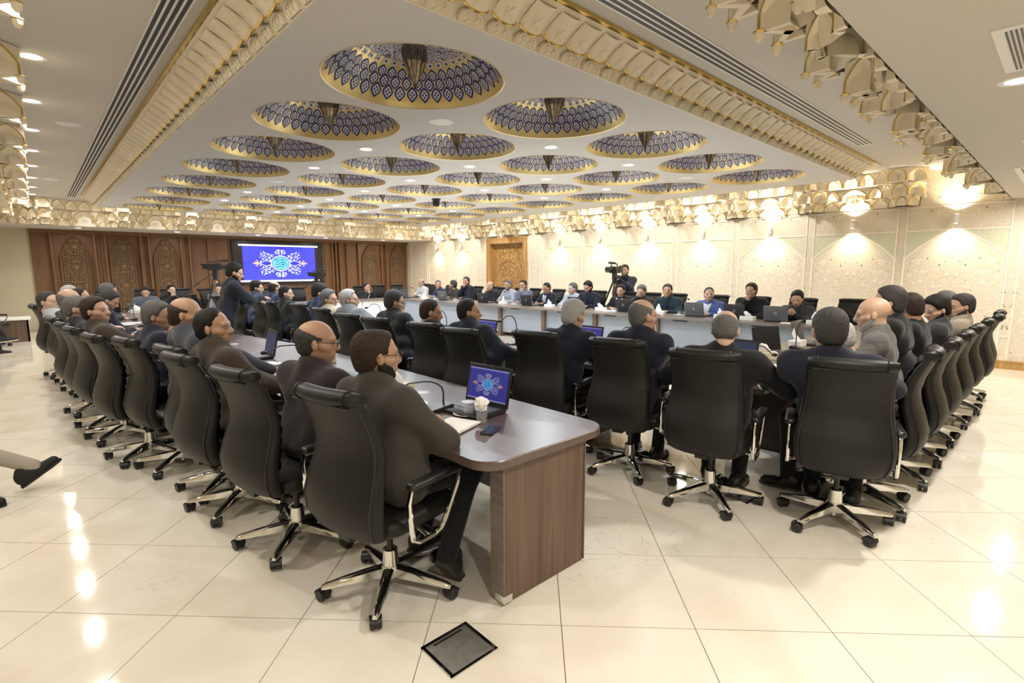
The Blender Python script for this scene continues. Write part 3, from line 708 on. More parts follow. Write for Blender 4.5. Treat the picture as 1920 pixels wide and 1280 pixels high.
# ---- emblem shown on the screens (unit half-width 1 along x, z up, facing -y)
def emblem():
    b = MB(); up = (0, 1, 0)
    def rib(pts, r, m=0, dy=-.004): b.tube([(x, dy, z) for x, z in pts], r * (.62 if m < 2 else .8), 4, m, flat=.12, up=up)
    def disc(rx, rz, m, dy, n=32): b.add([(rx * math.cos(2 * PI * k / n), dy, rz * math.sin(2 * PI * k / n)) for k in range(n)], [tuple(range(n))[::-1]], m)
    def spiral(cx_, cz_, r0, a0, turns, d=1, th=.018, m=0):
        n = 14; rib([(cx_ + r0 * (1 - .75 * q / n) * math.cos(a0 + d * turns * 2 * PI * q / n), cz_ + r0 * (1 - .75 * q / n) * math.sin(a0 + d * turns * 2 * PI * q / n)) for q in range(n + 1)], th, m)
        b.add([(cx_ + .012 * math.cos(k), -.005, cz_ + .012 * math.sin(k)) for k in range(6)], [tuple(range(6))[::-1]], m)
    disc(.345, .285, 0, -.002); disc(.31, .25, 3, -.004); disc(.285, .228, 2, -.006)
    for sx in (-1, 1):
        for sz in (-1, 1):
            A = lambda a: PI - a if sx < 0 else a
            Q = lambda pts: [(sx * x, sz * z) for x, z in pts]
            spiral(sx * .14, sz * .40, .085, PI / 2 * sz, 1.1, sx * sz, .022); spiral(sx * .05, sz * .47, .04, 0, .8, -sx, .014)
            rib(Q([(.02, .27), (.05, .35), (.03, .43), (.06, .5)]), .018)
            for k, (x, z, r) in enumerate(((.30, .27, .06), (.40, .20, .055), (.42, .33, .05), (.54, .26, .055), (.50, .13, .05), (.62, .16, .045), (.56, .36, .035), (.66, .32, .03), (.70, .07, .035), (.36, .10, .04))):
                spiral(sx * x, sz * z, r, k * 1.3, .9, sx * sz * (1 if k % 2 else -1), .013)
            rib(Q([(.30, .06), (.42, .24), (.55, .20), (.64, .28), (.68, .34)]), .012); rib(Q([(.34, .03), (.46, .10), (.58, .08), (.72, .0)]), .015)
            rib(Q([(.26, .22), (.36, .30), (.48, .36), (.60, .41)]), .011)
            for x, z in ((.60, .42), (.68, .39), (.70, .30), (.72, .22), (.66, .22)): b.add([(sx * x + .016 * math.cos(k), -.004, sz * z + .016 * math.sin(k)) for k in range(6)], [tuple(range(6))[::-1]], 0)
            rib(Q([(.74, .0), (.80, .05), (.83, .11), (.87, .08)]), .018, 1); rib(Q([(.80, .01), (.86, .045), (.93, .01)]), .015, 1)
        rib([(sx * .72, 0), (sx * 1.0, 0)], .010, 1)
        b.add([(sx * x, -.006, z) for x, z in ((.74, 0), (.80, .035), (.92, 0), (.80, -.035))], [(0, 1, 2, 3) if sx < 0 else (3, 2, 1, 0)], 1)
    # flowing calligraphy in the disc
    for pts, r in (([(-.20, .10), (-.16, .135), (-.10, .12)], .02), ([(-.02, .13), (.03, .10), (.08, .13), (.11, .16)], .018), ([(-.19, .05), (-.12, .03), (-.15, .0)], .014), ([(-.05, .06), (.02, .02), (.10, .05), (.17, .03)], .016),
                   ([(-.18, -.08), (-.15, -.13), (-.08, -.14), (-.03, -.10), (-.03, -.05)], .018), ([(.03, -.02), (.09, -.04), (.14, -.01)], .02), ([(.02, -.19), (.04, -.10), (.05, -.05)], .014), ([(.08, -.18), (.10, -.10), (.11, -.06)], .014),
                   ([(.17, -.12), (.20, -.05), (.19, .02)], .013), ([(-.09, .19), (-.06, .15), (-.07, .08), (-.10, .02)], .012), ([(.12, .19), (.15, .14), (.15, .08)], .012), ([(-.22, -.02), (-.12, -.05), (-.02, -.0)], .015), ([(.06, .20), (.02, .17)], .013)):
        rib(pts, r, 3, -.009)
    for x, z in ((-.08, -.09), (.0, -.06), (.18, .09), (-.20, .16), (-.13, .07), (.07, .06)): b.add([(x + dx, -.009, z + dz) for dx, dz in ((-.016, 0), (0, .016), (.016, 0), (0, -.016))], [(0, 1, 2, 3)], 3)
    return b.mesh('emblem', [M_SCRLACE, M_SCRORANGE, M_SCRCYAN, M_SCRNAVY], smooth=False)
emblem_me = emblem()
emblem_dim = emblem_me.copy()
for k, (nm, c, e) in enumerate((('laptop_lace', (.30, .33, .52), .45), ('laptop_orange', (.5, .25, .12), .4), ('laptop_cyan', (.06, .30, .62), .5), ('laptop_navy', (.012, .02, .14), .4))): emblem_dim.materials[k] = emissive(nm, c, e)
t = thing('video_wall', 'lit blue video wall showing a round calligraphic emblem on the wooden wall', 'screen', (6.34, YW - .09, 1.83))
MB().span((-1.50, 0, -.70), (1.50, .10, .73)).build('frame', M_BLACK, t, smooth=False)
for sx in (-1, 1):
    for sz in (-1, 1):
        MB().span((sx * .006, -.012, sz * .006), (sx * 1.20, 0, sz * .56)).build('panel', M_SCRBLUE, t, smooth=False)
    MB().span((sx * 1.205, -.008, -.56), (sx * 1.31, 0, .56)).build('side_band', M_DARKWOOD, t, smooth=False)
MB().span((-1.31, -.012, .565), (1.31, 0, .62)).build('white_band', M_SCRWHITE, t, smooth=False)
MB().span((-1.31, -.012, -.62), (1.31, 0, -.565)).build('white_band', M_SCRWHITE, t, smooth=False)
o = put('emblem', emblem_me, t, (0, -.014, 0)); o.scale = (.93, 1, .93)

# ================================================================== FURNITURE
def poly_top(name, poly, z0, z1, m, parent, ch=.006):
    p = np.array(poly, float); c = p.mean(0); rings = []
    for z, s in ((z0, .0), (z1 - ch, 0), (z1, ch)):
        q = p - (p - c) / np.linalg.norm(p - c, axis=1)[:, None] * s; rings.append(np.c_[q, np.full(len(q), z)])
    return MB().loft(rings).build(name, m, parent, angle=30)
def arc(cx_, cy_, r, a0, a1, n=7): return [(cx_ + r * math.cos(R(a0 + (a1 - a0) * k / n)), cy_ + r * math.sin(R(a0 + (a1 - a0) * k / n))) for k in range(n + 1)]
# walnut outer table, its free end towards the camera
tA = thing('conference_table', 'long dark walnut conference table with a rounded free end, nearest the camera', 'table', (1.83, 1.75, 0))
ox, oy = 1.83, 1.75
pA = arc(1.53, 1.82, .13, 180, 270) + arc(2.17, 1.82, .13, 270, 360) + [(2.30, 4), (2.25, 6.0), (2.0, 7.5), (1.72, 9), (1.62, 11), (1.72, 12.3), (2.6, 12.4), (2.6, 13.2), (.80, 13.2), (.72, 12), (.78, 10), (.92, 8), (1.10, 6), (1.32, 4)]
poly_top('worktop', [(x - ox, y - oy) for x, y in pA], .708, .752, M_WALNUTTOP, tA)
MB().span((-.30, -.03, .012), (.29, .06, .708)).build('end_panel', M_WALNUT, tA, smooth=False)
MB().span((-.305, -.034, .012), (-.298, .062, .708)).build('edge_strip', M_GREYTOP, tA, smooth=False); MB().span((.288, -.036, .012), (.296, .062, .708)).build('edge_strip', M_GREYTOP, tA, smooth=False)
MB().span((-.306, -.036, .012), (-.25, .03, .05)).build('foot_bracket', M_CHROME, tA, smooth=False)
for (xa, ya), (xb, yb) in (((2.02, 1.83), (2.02, 4.4)), ((2.02, 4.46), (1.98, 6.6))):
    a = math.atan2(yb - ya, xb - xa); L = math.hypot(xb - xa, yb - ya)
    o = MB().span((0, -.01, .25), (L, .01, .708)).build('modesty_panel', M_PANELGREY, tA, smooth=False); o.location = (xa - ox, ya - oy, 0); o.rotation_euler = (0, 0, a)
for x0, x1, y in ((1.45, 2.1, 4.43), (1.25, 1.9, 6.65), (1.0, 1.5, 9), (.9, 1.5, 11.4)):
    MB().span((x0 - ox, y - oy - .04, .01), (x1 - ox, y - oy + .04, .708)).build('support_panel', M_WALNUT, tA, smooth=False)
# inner ring of tables: near side (B), right side (C), far side (D), screen end (E)
tB = thing('conference_table', 'grey-topped inner table along the second row of chairs', 'table', (4.1, 7.5, 0))
poly_top('worktop', [(x - 4.1, y - 7.5) for x, y in [(3.80, 1.45), (4.62, 1.45), (4.62, 2.27), (4.40, 5), (4.25, 9), (4.25, 13.5), (3.45, 13.5), (3.40, 9), (3.48, 5)]], .712, .752, M_GREYTOP, tB)
for y in (3.1, 4.7, 6.4, 8.1, 9.8, 11.5): MB().span((-.45, y - 7.54, 0), (.1, y - 7.46, .712)).build('support_panel', M_DARKWOOD, tB, smooth=False)
for y0, y1 in ((2.4, 4.6), (4.8, 8.0), (8.2, 11.4), (11.6, 13.4)): MB().span((.03, y0 - 7.5, .14), (.05, y1 - 7.5, .70)).build('front_panel', M_PANELGREY, tB, smooth=False)
tC = thing('conference_table', 'grey-topped inner table along the right-hand chairs', 'table', (6.5, 1.85, 0))
MB().span((-1.87, -.40, .712), (2.75, .42, .752)).build('worktop', M_GREYTOP, tC, smooth=False)
for x in (4.75, 6.1, 7.5, 8.9): MB().span((x - 6.54, -.36, 0), (x - 6.46, .25, .712)).build('support_panel', M_DARKWOOD, tC, smooth=False)
for x0, x1 in ((4.85, 6.0), (6.2, 7.4), (7.6, 8.8)): MB().span((x0 - 6.5, .22, .14), (x1 - 6.5, .24, .70)).build('front_panel', M_PANELGREY, tC, smooth=False)
tD = thing('conference_table', 'grey-topped table with blue-grey front panels along the panelled wall side', 'table', (8.75, 7.5, 0))
poly_top('worktop', [(x - 8.75, y - 7.5) for x, y in [(9.24, 2.28), (9.15, 8), (9.05, 13.6), (8.07, 13.6), (8.08, 10), (8.25, 7), (8.42, 4.6), (8.62, 2.28)]], .715, .752, M_GREYTOP, tD)
def dx(y): return 8.05 + (13.6 - y) * .052
for y in (2.45, 3.85, 5.25, 6.65, 8.05, 9.45, 10.85, 12.25):
    o = MB().span((.02, -.05, 0), (.55, .05, .715)).build('support_panel', M_WALNUT, tD, smooth=False); o.location = (dx(y) - 8.75, y - 7.5, 0)
    y1 = y + 1.3; a = math.atan2(1.3, dx(y1) - dx(y + .05)); L = math.hypot(1.3, dx(y1) - dx(y))
    o = MB().span((.03, -.01, .10), (L, .01, .70)).build('front_panel', M_PANELGREY, tD, smooth=False); o.location = (dx(y) + .09 - 8.75, y + .05 - 7.5, 0); o.rotation_euler = (0, 0, a)
tE = thing('conference_table', 'white-fronted table closing the ring at the screen end', 'table', (6.2, 13.95, 0))
MB().span((-1.94, -.33, .715), (1.86, .42, .752)).build('worktop', M_GREYTOP, tE, smooth=False)
for k in range(3):
    x0 = -1.85 + k * 1.25; MB().span((x0, -.24, .08), (x0 + 1.23, -.22, .71)).build('front_panel', M_WHITE, tE, smooth=False)
    MB().span((x0 - .02, -.22, 0), (x0 + .02, .3, .71)).build('support_panel', M_WALNUT, tE, smooth=False)
tF = thing('side_desk', 'low wooden desk with a pale top at the left edge by the beige wall', 'desk', (-1.1, 16.4, 0))
MB().span((-1.2, -.35, .50), (.98, .35, .54)).build('worktop', M_WHITE, tF, smooth=False); MB().span((-1.15, -.30, 0), (.93, -.27, .50)).build('front_panel', M_WALNUT, tF, smooth=False)
MB().span((.90, -.30, 0), (.93, .3, .50)).build('side_panel', M_WALNUT, tF, smooth=False)

# ---- high-backed leather swivel chair (faces +x)
def make_chair():
    t = thing('swivel_chair', 'x', 'chair')
    Z = [.385, .402, .442, .505, .58, .665, .75, .83, .92, 1.015, 1.08]; W = [.13, .19, .232, .252, .258, .250, .238, .229, .224, .222, .218]
    X = [-.22, -.265, -.315, -.343, -.348, -.325, -.296, -.283, -.300, -.338, -.370]; TH = [.05, .075, .095, .10, .098, .088, .08, .075, .07, .065, .05]
    rings = []
    for z, w_, x, th in zip(Z, W, X, TH):
        ring = []
        for k in range(24):
            a = 2 * PI * k / 24; c, s = math.cos(a), math.sin(a)
            yy = w_ * math.copysign(abs(s) ** .55, s); xx = x + th / 2 + th / 2 * math.copysign(abs(c) ** .6, c)
            ring.append((xx + .035 * (yy / w_) ** 2, yy, z))
        rings.append(ring)
    MB().loft(rings).build('backrest', M_LEATHER, t, angle=70)
    pp = MB()
    for s in (-1, 1): pp.tube([(x + .018 + .03 * .8, s * (w_ - .022), z) for z, w_, x in zip(Z[1:], W[1:], X[1:])], .0055, 5)
    pp.tube([(-.25 + .02, y, .400 + .02 * (y / .17) ** 2) for y in np.linspace(-.17, .17, 7)], .0055, 5)
    pp.tube([(-.362, y, 1.052) for y in np.linspace(-.19, .19, 7)], .005, 5)
    pp.build('seam_piping', M_PIPING, t)
    hr = MB(); ys = np.linspace(-.218, .218, 9)
    hr.loft([[(-.345 + .035 * (y / .22) ** 2 + r_ * 1.15 * math.cos(a), y, 1.084 + r_ * .95 * math.sin(a)) for a in np.linspace(0, 2 * PI, 14, endpoint=False)] for y, r_ in zip(ys, [.027, .036, .038, .038, .038, .038, .038, .036, .027])])
    for y in (-.165, .165): hr.tube([(-.345 + .02 + .0445 * math.cos(a), y, 1.084 + .0372 * math.sin(a)) for a in np.linspace(0, 2 * PI, 14, endpoint=False)], .0025, 4, closed=True)
    hr.build('head_roll', M_LEATHER, t, angle=70)
    rc = MB(); zz = np.linspace(.56, 1.04, 45); fr = []
    for z in zz:
        x = np.interp(z, Z, X) + np.interp(z, Z, TH) + .006 + .010 * abs(math.sin((z - .56) / .5 * PI * 8)); w_ = np.interp(z, Z, W) - .035
        fr.append([(x + .035 * (y / .25) ** 2, y, z) for y in np.linspace(-w_, w_, 7)])
    rc.loft(fr, closed=False, caps=False).build('ribbed_cushion', M_LEATHER, t, angle=80)
    s_ = MB().rbox((.03, 0, .452), (.50, .50, .085), .09); s_.build('seat', M_LEATHER, t, angle=60)
    for s in (-1, 1):
        pad = MB().rbox((.045, s * .285, .655), (.34, .062, .038), .025).build('armrest', M_BLACK, t, angle=60)
        path = [(-.11, .635), (.17, .645), (.215, .625), (.20, .58), (.105, .42), (.075, .385), (.03, .372), (-.07, .378), (-.105, .40), (-.115, .45), (-.125, .58)]
        MB().tube([(x, s * .285, z) for x, z in path], .0125, 8, closed=True, flat=1.0, up=(0, 1, 0)).tube([(0, s * .285, .374), (0, s * .20, .40)], .012, 8).build('arm_frame', M_CHROME, pad)
    MB().box((-.02, 0, .395), (.26, .20, .045)).box((-.20, 0, .40), (.14, .08, .03)).tube([(.05, -.1, .39), (.05, -.26, .385)], .006, 6).build('tilt_mechanism', M_BLACK, t, smooth=False)
    MB().lathe([(.032, .30), (.032, .36), (.026, .375)], 14).lathe([(.016, .22), (.016, .30)], 12).build('gas_spring', M_BLACK, t)
    MB().lathe([(.030, .225), (.036, .22), (.042, .145), (.045, .13)], 18).lathe([(.020, .05), (.022, .10)], 12).build('column_sleeve', M_CHROME, t)
    sb = MB(); sb.lathe([(.048, .085), (.052, .10), (.052, .13), (.046, .14)], 20); leg = []
    for k in range(5):
        a = 2 * PI * k / 5; c, s = math.cos(a), math.sin(a); rings = []
        for r_, w_, z0, z1 in ((.04, .026, .080, .138), (.12, .024, .078, .128), (.24, .019, .073, .108), (.315, .016, .068, .092), (.335, .011, .068, .084)):
            rings.append([(r_ * c - q * s, r_ * s + q * c, z) for q, z in ((-w_, z0), (w_, z0), (w_, z1 - .008), (w_ * .5, z1), (-w_ * .5, z1), (-w_, z1 - .008))])
        sb.loft(rings)
    sb.build('star_base', M_CHROME, t, angle=50)
    cm = MB()
    for s in (-1, 1):
        cm.lathe([(.012, -.011), (.027, -.011), (.031, -.007), (.031, .007), (.027, .011), (.012, .011)], 16, 0, c=(-.018, s * .016, .031), axis=((1, 0, 0), (0, 0, 1), (0, -1, 0)))
        cm.lathe([(.022, .0), (.024, .0)], 14, 1, c=(-.018, s * .0285, .031), axis=((1, 0, 0), (0, 0, 1), (0, -1, 0)), caps=False)
    cm.lathe([(.0, .018), (.010, .02), (.010, .075)], 8, 0)
    hood = [(-.018 + .034 * math.cos(a), .031 + .034 * math.sin(a)) for a in np.linspace(R(10), R(175), 8)]
    cm.loft([[(x, -.028, z) for x, z in hood], [(x, .028, z) for x, z in hood]], closed=False)
    cme = cm.mesh('caster', [M_BLACK, M_GREYPL], angle=40)
    for k in range(5):
        a = 2 * PI * k / 5; put('caster', cme, t, (.318 * math.cos(a), .318 * math.sin(a), 0), (0, 0, a + (1.1, -.6, 2.2, .3, -1.9)[k]))
    return t
CHAIR = [None]
def chair(x, y, yaw, label, group='black leather swivel chairs'):
    if CHAIR[0] is None:
        t = CHAIR[0] = make_chair(); t.location = (x, y, 0); t.rotation_euler = (0, 0, R(yaw)); t['label'] = label; t['group'] = group; return t
    return copy_tree(CHAIR[0], None, (x, y, 0), R(yaw), label, group)

# ---- things on the tables
def once(f):
    store = {}
    def g(*a):
        if a not in store: store[a] = f(*a)
        return store[a]
    return g
lap = {}
lap['base'] = MB().rbox((0, 0, .012), (.25, .37, .022), .015).mesh('keyboard_base', M_BLACK)
lap['keys'] = MB().box((.03, 0, .0245), (.11, .32, .003)).mesh('keyboard', M_GREYPL, smooth=False)
lap['lid'] = MB().rbox((0, 0, .125), (.012, .37, .25), .004).mesh('lid', M_BLACK)
lap['lidg'] = MB().rbox((0, 0, .125), (.012, .37, .25), .004).mesh('lid', M_GREYPL)
lap['disp'] = {k: MB().box((-.007, 0, .128), (.003, .335, .20)).mesh('display', m, smooth=False) for k, m in (('lit', M_SCRDIM), ('dim', M_SCRDARK), ('off', M_BLACK))}
lap['bar'] = [MB().box((-.0088, 0, zz), (.001, .335, .007)).mesh('status_bar', mat('screen_lilac', (.2, .2, .45), emit=.5), smooth=False) for zz in (.222, .032)]
ring = [(.0068, .022 * math.cos(a), .13 + .022 * math.sin(a)) for a in np.linspace(0, 2 * PI, 20, endpoint=False)]
lg = MB().tube(ring, .0022, 4, closed=True, up=(1, 0, 0))
def glyph(mb, s, y0, z0, h):
    w_ = h * .55
    S = {'D': [[(0, 0), (0, 1), (.6, .9), (1, .5), (.6, .1), (0, 0)]], 'E': [[(1, 1), (0, 1), (0, 0), (1, 0)], [(0, .5), (.8, .5)]], 'L': [[(0, 1), (0, 0), (1, 0)]]}[s]
    for st in S: mb.tube([(.0068, y0 + u * w_, z0 + v * h) for u, v in st], .0011, 4, up=(1, 0, 0))
for k, c in enumerate('DELL'): glyph(lg, c, -.0155 + k * .0083, .125, .0105)
lap['logo'] = lg.mesh('logo', mat('pale_logo', (.55, .56, .58), .4))
def laptop(x, y, rz, label, screen='off', back='black', z=.752, tilt=12):
    t = thing('laptop', label, 'laptop', (x, y, z), R(rz), 'laptops on the conference tables')
    b = put('keyboard_base', lap['base'], t); put('keyboard', lap['keys'], b)
    l = put('lid', lap['lidg' if back == 'grey' else 'lid'], t, (.125, 0, .018), (0, R(tilt), 0))
    d = put('display', lap['disp'][screen], l); put('logo', lap['logo'], l)
    if screen == 'lit': e = put('emblem', emblem_dim, l, (-.0092, 0, .128), (0, 0, -PI / 2)); e.scale = (.135, .12, .135); [put('status_bar', q, l) for q in lap['bar']]
    return t
def mic_neck(reach, hgt):
    n = 10; p = []
    for k in range(n + 1):
        q = k / n; p.append((.03 - reach * max(0, (q - .25) / .75) ** 1.3, 0, .035 + hgt * math.sin(min(q / .62, 1) * PI / 2) - .05 * max(0, q - .8) / .2))
    return p
@once
def mic_me(kind):
    p = mic_neck(.34, .16) if kind == 'low' else mic_neck(.22, .30)
    b = MB().loft([[(-.08, -.055, 0), (.075, -.055, 0), (.075, .055, 0), (-.08, .055, 0)], [(-.08, -.055, .014), (.075, -.055, .038), (.075, .055, .038), (-.08, .055, .014)], [(-.074, -.05, .018), (.07, -.05, .042), (.07, .05, .042), (-.074, .05, .018)]]).mesh('console', M_BLACK, smooth=False)
    n = MB().tube(p, .0055, 6).mesh('gooseneck', M_BLACK)
    h = MB().lathe([(.006, 0), (.016, .01), (.018, .03), (.014, .05), (.003, .056)], 10, axis=((0, 0, -1), (0, 1, 0), (1, 0, 0)), c=(p[-1][0] + .01, 0, p[-1][2])).mesh('microphone_head', M_BLACK)
    return b, n, h
def mic(x, y, rz, label, kind='high', z=.752):
    t = thing('gooseneck_microphone', label, 'microphone', (x, y, z), R(rz), 'gooseneck microphones on the tables')
    b, n, h = mic_me(kind); put('console', b, t); k = put('gooseneck', n, t); put('microphone_head', h, k); return t
@once
def tissue_me(v):
    rr = random.Random(v); b = MB().rbox((0, 0, .035), (.12, .235, .07), .006).mesh('carton', M_TBOX if v % 2 else mat('pale_carton', (.80, .77, .72), .6), angle=30)
    m = MB(); rings = []
    for k, (r, z) in enumerate(((.05, .068), (.055, .09), (.05, .115), (.035, .14), (.012, .155 + .02 * (v % 3)))):
        rings.append([((r * .45 + rr.uniform(-.008, .008)) * math.cos(a) + .01 * k * (v % 3 - 1), (r + rr.uniform(-.014, .014)) * math.sin(a) + .008 * k, z + rr.uniform(-.008, .008)) for a in np.linspace(0, 2 * PI, 9, endpoint=False)])
    return b, m.loft(rings).mesh('tissue', M_TISSUE, angle=60)
def tissue_box(x, y, rz, label, v=0, z=.752):
    t = thing('tissue_box', label, 'tissue box', (x, y, z), R(rz), 'tissue boxes on the tables'); b, s = tissue_me(v); put('carton', b, t); put('tissue', s, t); return t
cup_me = MB().lathe([(.001, .001), (.027, .001), (.029, .004), (.037, .087), (.0395, .088), (.0395, .091), (.037, .091)], 18, caps=False).mesh('clear_cup', M_GLASS)
wat_me = MB().lathe([(.0265, .006), (.0325, .055)], 18).mesh('water', M_WATER)
M_FOIL = mat('clear_foil', (.85, .86, .88), .3, vary=.1, scale=60); M_FOIL.node_tree.nodes['Principled BSDF'].inputs['Alpha'].default_value = .45
lid_me = MB().lathe([(.040, .088), (.041, .092), (.030, .094)], 18).mesh('lid', M_FOIL)
def cup(x, y, label, lid=False, stuffed=False, z=.752):
    t = thing('water_cup', label, 'cup', (x, y, z), 0, 'clear water cups on the tables'); put('clear_cup', cup_me, t); put('water', wat_me, t)
    if lid: put('lid', lid_me, t)
    if stuffed:
        rr = random.Random(5); rings = []
        for r, z_ in ((.030, .075), (.036, .095), (.045, .115), (.035, .135), (.012, .15)): rings.append([((r + rr.uniform(-.008, .008)) * math.cos(a), (r + rr.uniform(-.008, .008)) * math.sin(a), z_ + rr.uniform(-.008, .008)) for a in np.linspace(0, 2 * PI, 8, endpoint=False)])
        MB().loft(rings).build('crumpled_tissue', M_TISSUE, t, smooth=False)
    return t
sau_me = MB().lathe([(.001, .004), (.045, .003), (.075, .012), (.082, .016), (.080, .018), (.045, .007), (.001, .007)], 28, caps=False).mesh('plate', M_PORC)
rim_me = MB().lathe([(.066, .0135), (.069, .0147)], 28, caps=False).mesh('dark_rim', M_RIM)
def saucer(x, y, label, z=.750):
    t = thing('saucer', label, 'saucer', (x, y, z), 0, 'porcelain saucers on the tables'); put('plate', sau_me, t); put('dark_rim', rim_me, t); return t
ph_me = MB().rbox((0, 0, .004), (.075, .150, .008), .012).mesh('phone_body', M_BLACK); ps_me = MB().box((0, 0, .0085), (.068, .142, .001)).mesh('glass_screen', mat('phone_glass', (.02, .022, .026), .05, vary=.1), smooth=False)
def phone(x, y, rz, label, z=.752):
    t = thing('smartphone', label, 'phone', (x, y, z), R(rz)); put('phone_body', ph_me, t); put('glass_screen', ps_me, t); return t
def notebook(x, y, rz, label, z=.752, pen=None):
    t = thing('open_notebook', label, 'notebook', (x, y, z), R(rz))
    MB().box((0, 0, .002), (.30, .205, .004)).build('cover', M_DARKMETAL, t, smooth=False)
    for s in (-1, 1):
        xs = np.linspace(0, .145, 7); rings = [[(s * q, -.1, .004), (s * q, .1, .004), (s * q, .1, .006 + .014 * math.sin(min(1, (q + .02) / .09) * PI / 1.6) * (1 - q * 3)), (s * q, -.1, .006 + .014 * math.sin(min(1, (q + .02) / .09) * PI / 1.6) * (1 - q * 3))] for q in xs]
        MB().loft(rings).build('page_block', M_PAPER, t, smooth=False)
    if pen:
        p = thing('ballpoint_pen', pen, 'pen', (x - .05, y + .03, z + .024), R(rz + 65)); MB().tube([(-.07, 0, 0), (.06, 0, 0), (.068, 0, 0)], [.0045, .0045, .001], 8).build('barrel', M_WHITE, p); MB().tube([(-.07, .006, .002), (-.03, .006, .002)], .0015, 5).build('clip', M_CHROME, p)
    return t
def papers(x, y, rz, label, z=.752):
    t = tag(MB().rbox((0, 0, .004), (.21, .297, .008), .002).build('paper_stack', M_PAPER), label, 'paper'); t.location = (x, y, z); t.rotation_euler = (0, 0, R(rz)); return t

# ================================================================== PEOPLE
def grid_mesh(f, lo, hi, h):
    """surface nets over a signed distance function -> vertices, quads"""
    lo = np.array(lo, np.float32); n = np.ceil((np.array(hi) - lo) / h).astype(int) + 1
    ax = [lo[i] + h * np.arange(n[i], dtype=np.float32) for i in range(3)]
    G = np.stack(np.meshgrid(*ax, indexing='ij'), -1).reshape(-1, 3)
    D = f(G).reshape(n); s = D < 0
    c = [(i, j, k) for i in (0, 1) for j in (0, 1) for k in (0, 1)]
    sl = lambda i, m: slice(i, i + m - 1)
    cs = [s[sl(i, n[0]), sl(j, n[1]), sl(k, n[2])] for i, j, k in c]
    tot = sum(x.astype(np.int8) for x in cs); act = (tot > 0) & (tot < 8); idx = np.argwhere(act)
    acc = np.zeros((len(idx), 3), np.float32); cnt = np.zeros(len(idx), np.float32)
    for a in range(8):
        for b in range(a + 1, 8):
            if sum(p != q for p, q in zip(c[a], c[b])) != 1: continue
            ia, ib = idx + c[a], idx + c[b]; da, db = D[tuple(ia.T)], D[tuple(ib.T)]; m = (da < 0) != (db < 0)
            t = np.where(m, da / np.where(m, da - db, 1), 0)[:, None]; acc += np.where(m[:, None], ia + (ib - ia) * t, 0); cnt += m
    V = lo + acc / cnt[:, None] * h
    M = -np.ones(act.shape, np.int64); M[tuple(idx.T)] = np.arange(len(idx)); Q = []
    for axis in range(3):
        o1, o2 = [q for q in range(3) if q != axis]
        sa = [slice(1, n[q] - 1) for q in range(3)]; sa[axis] = slice(0, n[axis] - 1); sb = list(sa); sb[axis] = slice(1, n[axis])
        ch = s[tuple(sa)] != s[tuple(sb)]; e = np.argwhere(ch); 
        if not len(e): continue
        first = s[tuple(sa)][tuple(e.T)]; e = e.copy()
        for q in range(3):
            if q != axis: e[:, q] += 1
        def at_(d1, d2):
            g = e.copy(); g[:, o1] -= d1; g[:, o2] -= d2; return M[tuple(g.T)]
        q = np.stack([at_(1, 1), at_(0, 1), at_(0, 0), at_(1, 0)], 1); flip = first == (axis == 1)
        q[flip] = q[flip][:, ::-1]; Q.append(q)
    return V, (np.vstack(Q) if Q else np.zeros((0, 4), int))
def quads_mesh(name, V, Q, mats, mi=None):
    me = bpy.data.meshes.new(name); me.vertices.add(len(V)); me.vertices.foreach_set('co', np.asarray(V, np.float32).ravel())
    Q = np.asarray(Q, np.int32); me.loops.add(Q.size); me.loops.foreach_set('vertex_index', Q.ravel())
    me.polygons.add(len(Q)); me.polygons.foreach_set('loop_start', np.arange(len(Q), dtype=np.int32) * 4)
    me.polygons.foreach_set('use_smooth', np.ones(len(Q), bool))
    for k in mats if isinstance(mats, (list, tuple)) else [mats]: me.materials.append(k)
    if mi is not None: me.polygons.foreach_set('material_index', np.asarray(mi, np.int32))
    me.update(calc_edges=True); me.validate(); return me
A_ = lambda *p: np.array(p, np.float32)
def cap(a, b, ra, rb=None):
    a, b = np.array(a, np.float32), np.array(b, np.float32); rb = ra if rb is None else rb; ba = b - a; bb = float(ba @ ba) + 1e-9
    def f(P):
        d = P - a; t = np.clip((d @ ba) / bb, 0, 1); q = d - t[:, None] * ba
        return np.sqrt((q * q).sum(1)) - (ra + (rb - ra) * t)
    f.box = (np.minimum(a, b) - max(ra, rb), np.maximum(a, b) + max(ra, rb)); return f
def ell(c, r, rot=None):
    c, r = np.array(c, np.float32), np.array(r, np.float32)
    def f(P):
        q = P - c
        if rot is not None: q = q @ np.array(rot, np.float32)
        k0 = np.sqrt(((q / r) ** 2).sum(1)); k1 = np.sqrt(((q / r ** 2) ** 2).sum(1)) + 1e-9
        return k0 * (k0 - 1) / k1
    f.box = (c - r.max(), c + r.max()); return f
def torus(c, n, R0, r0):
    c, n = np.array(c, np.float32), np.array(n, np.float32); n = n / np.linalg.norm(n)
    def f(P):
        q = P - c; h = q @ n; w_ = np.sqrt(np.maximum((q * q).sum(1) - h * h, 0)) - R0; return np.sqrt(w_ * w_ + h * h) - r0
    f.box = (c - R0 - r0, c + R0 + r0); return f
def blend(fs, k):
    def f(P):
        s = 0
        for q in fs: s = s + np.exp(-np.clip(q(P), -.3, .3) / k)
        return -k * np.log(s)
    f.box = (np.min([q.box[0] for q in fs], 0), np.max([q.box[1] for q in fs], 0)); return f
def mesh_sdf(f, h, pad=.03): return grid_mesh(f, f.box[0] - pad, f.box[1] + pad, h)

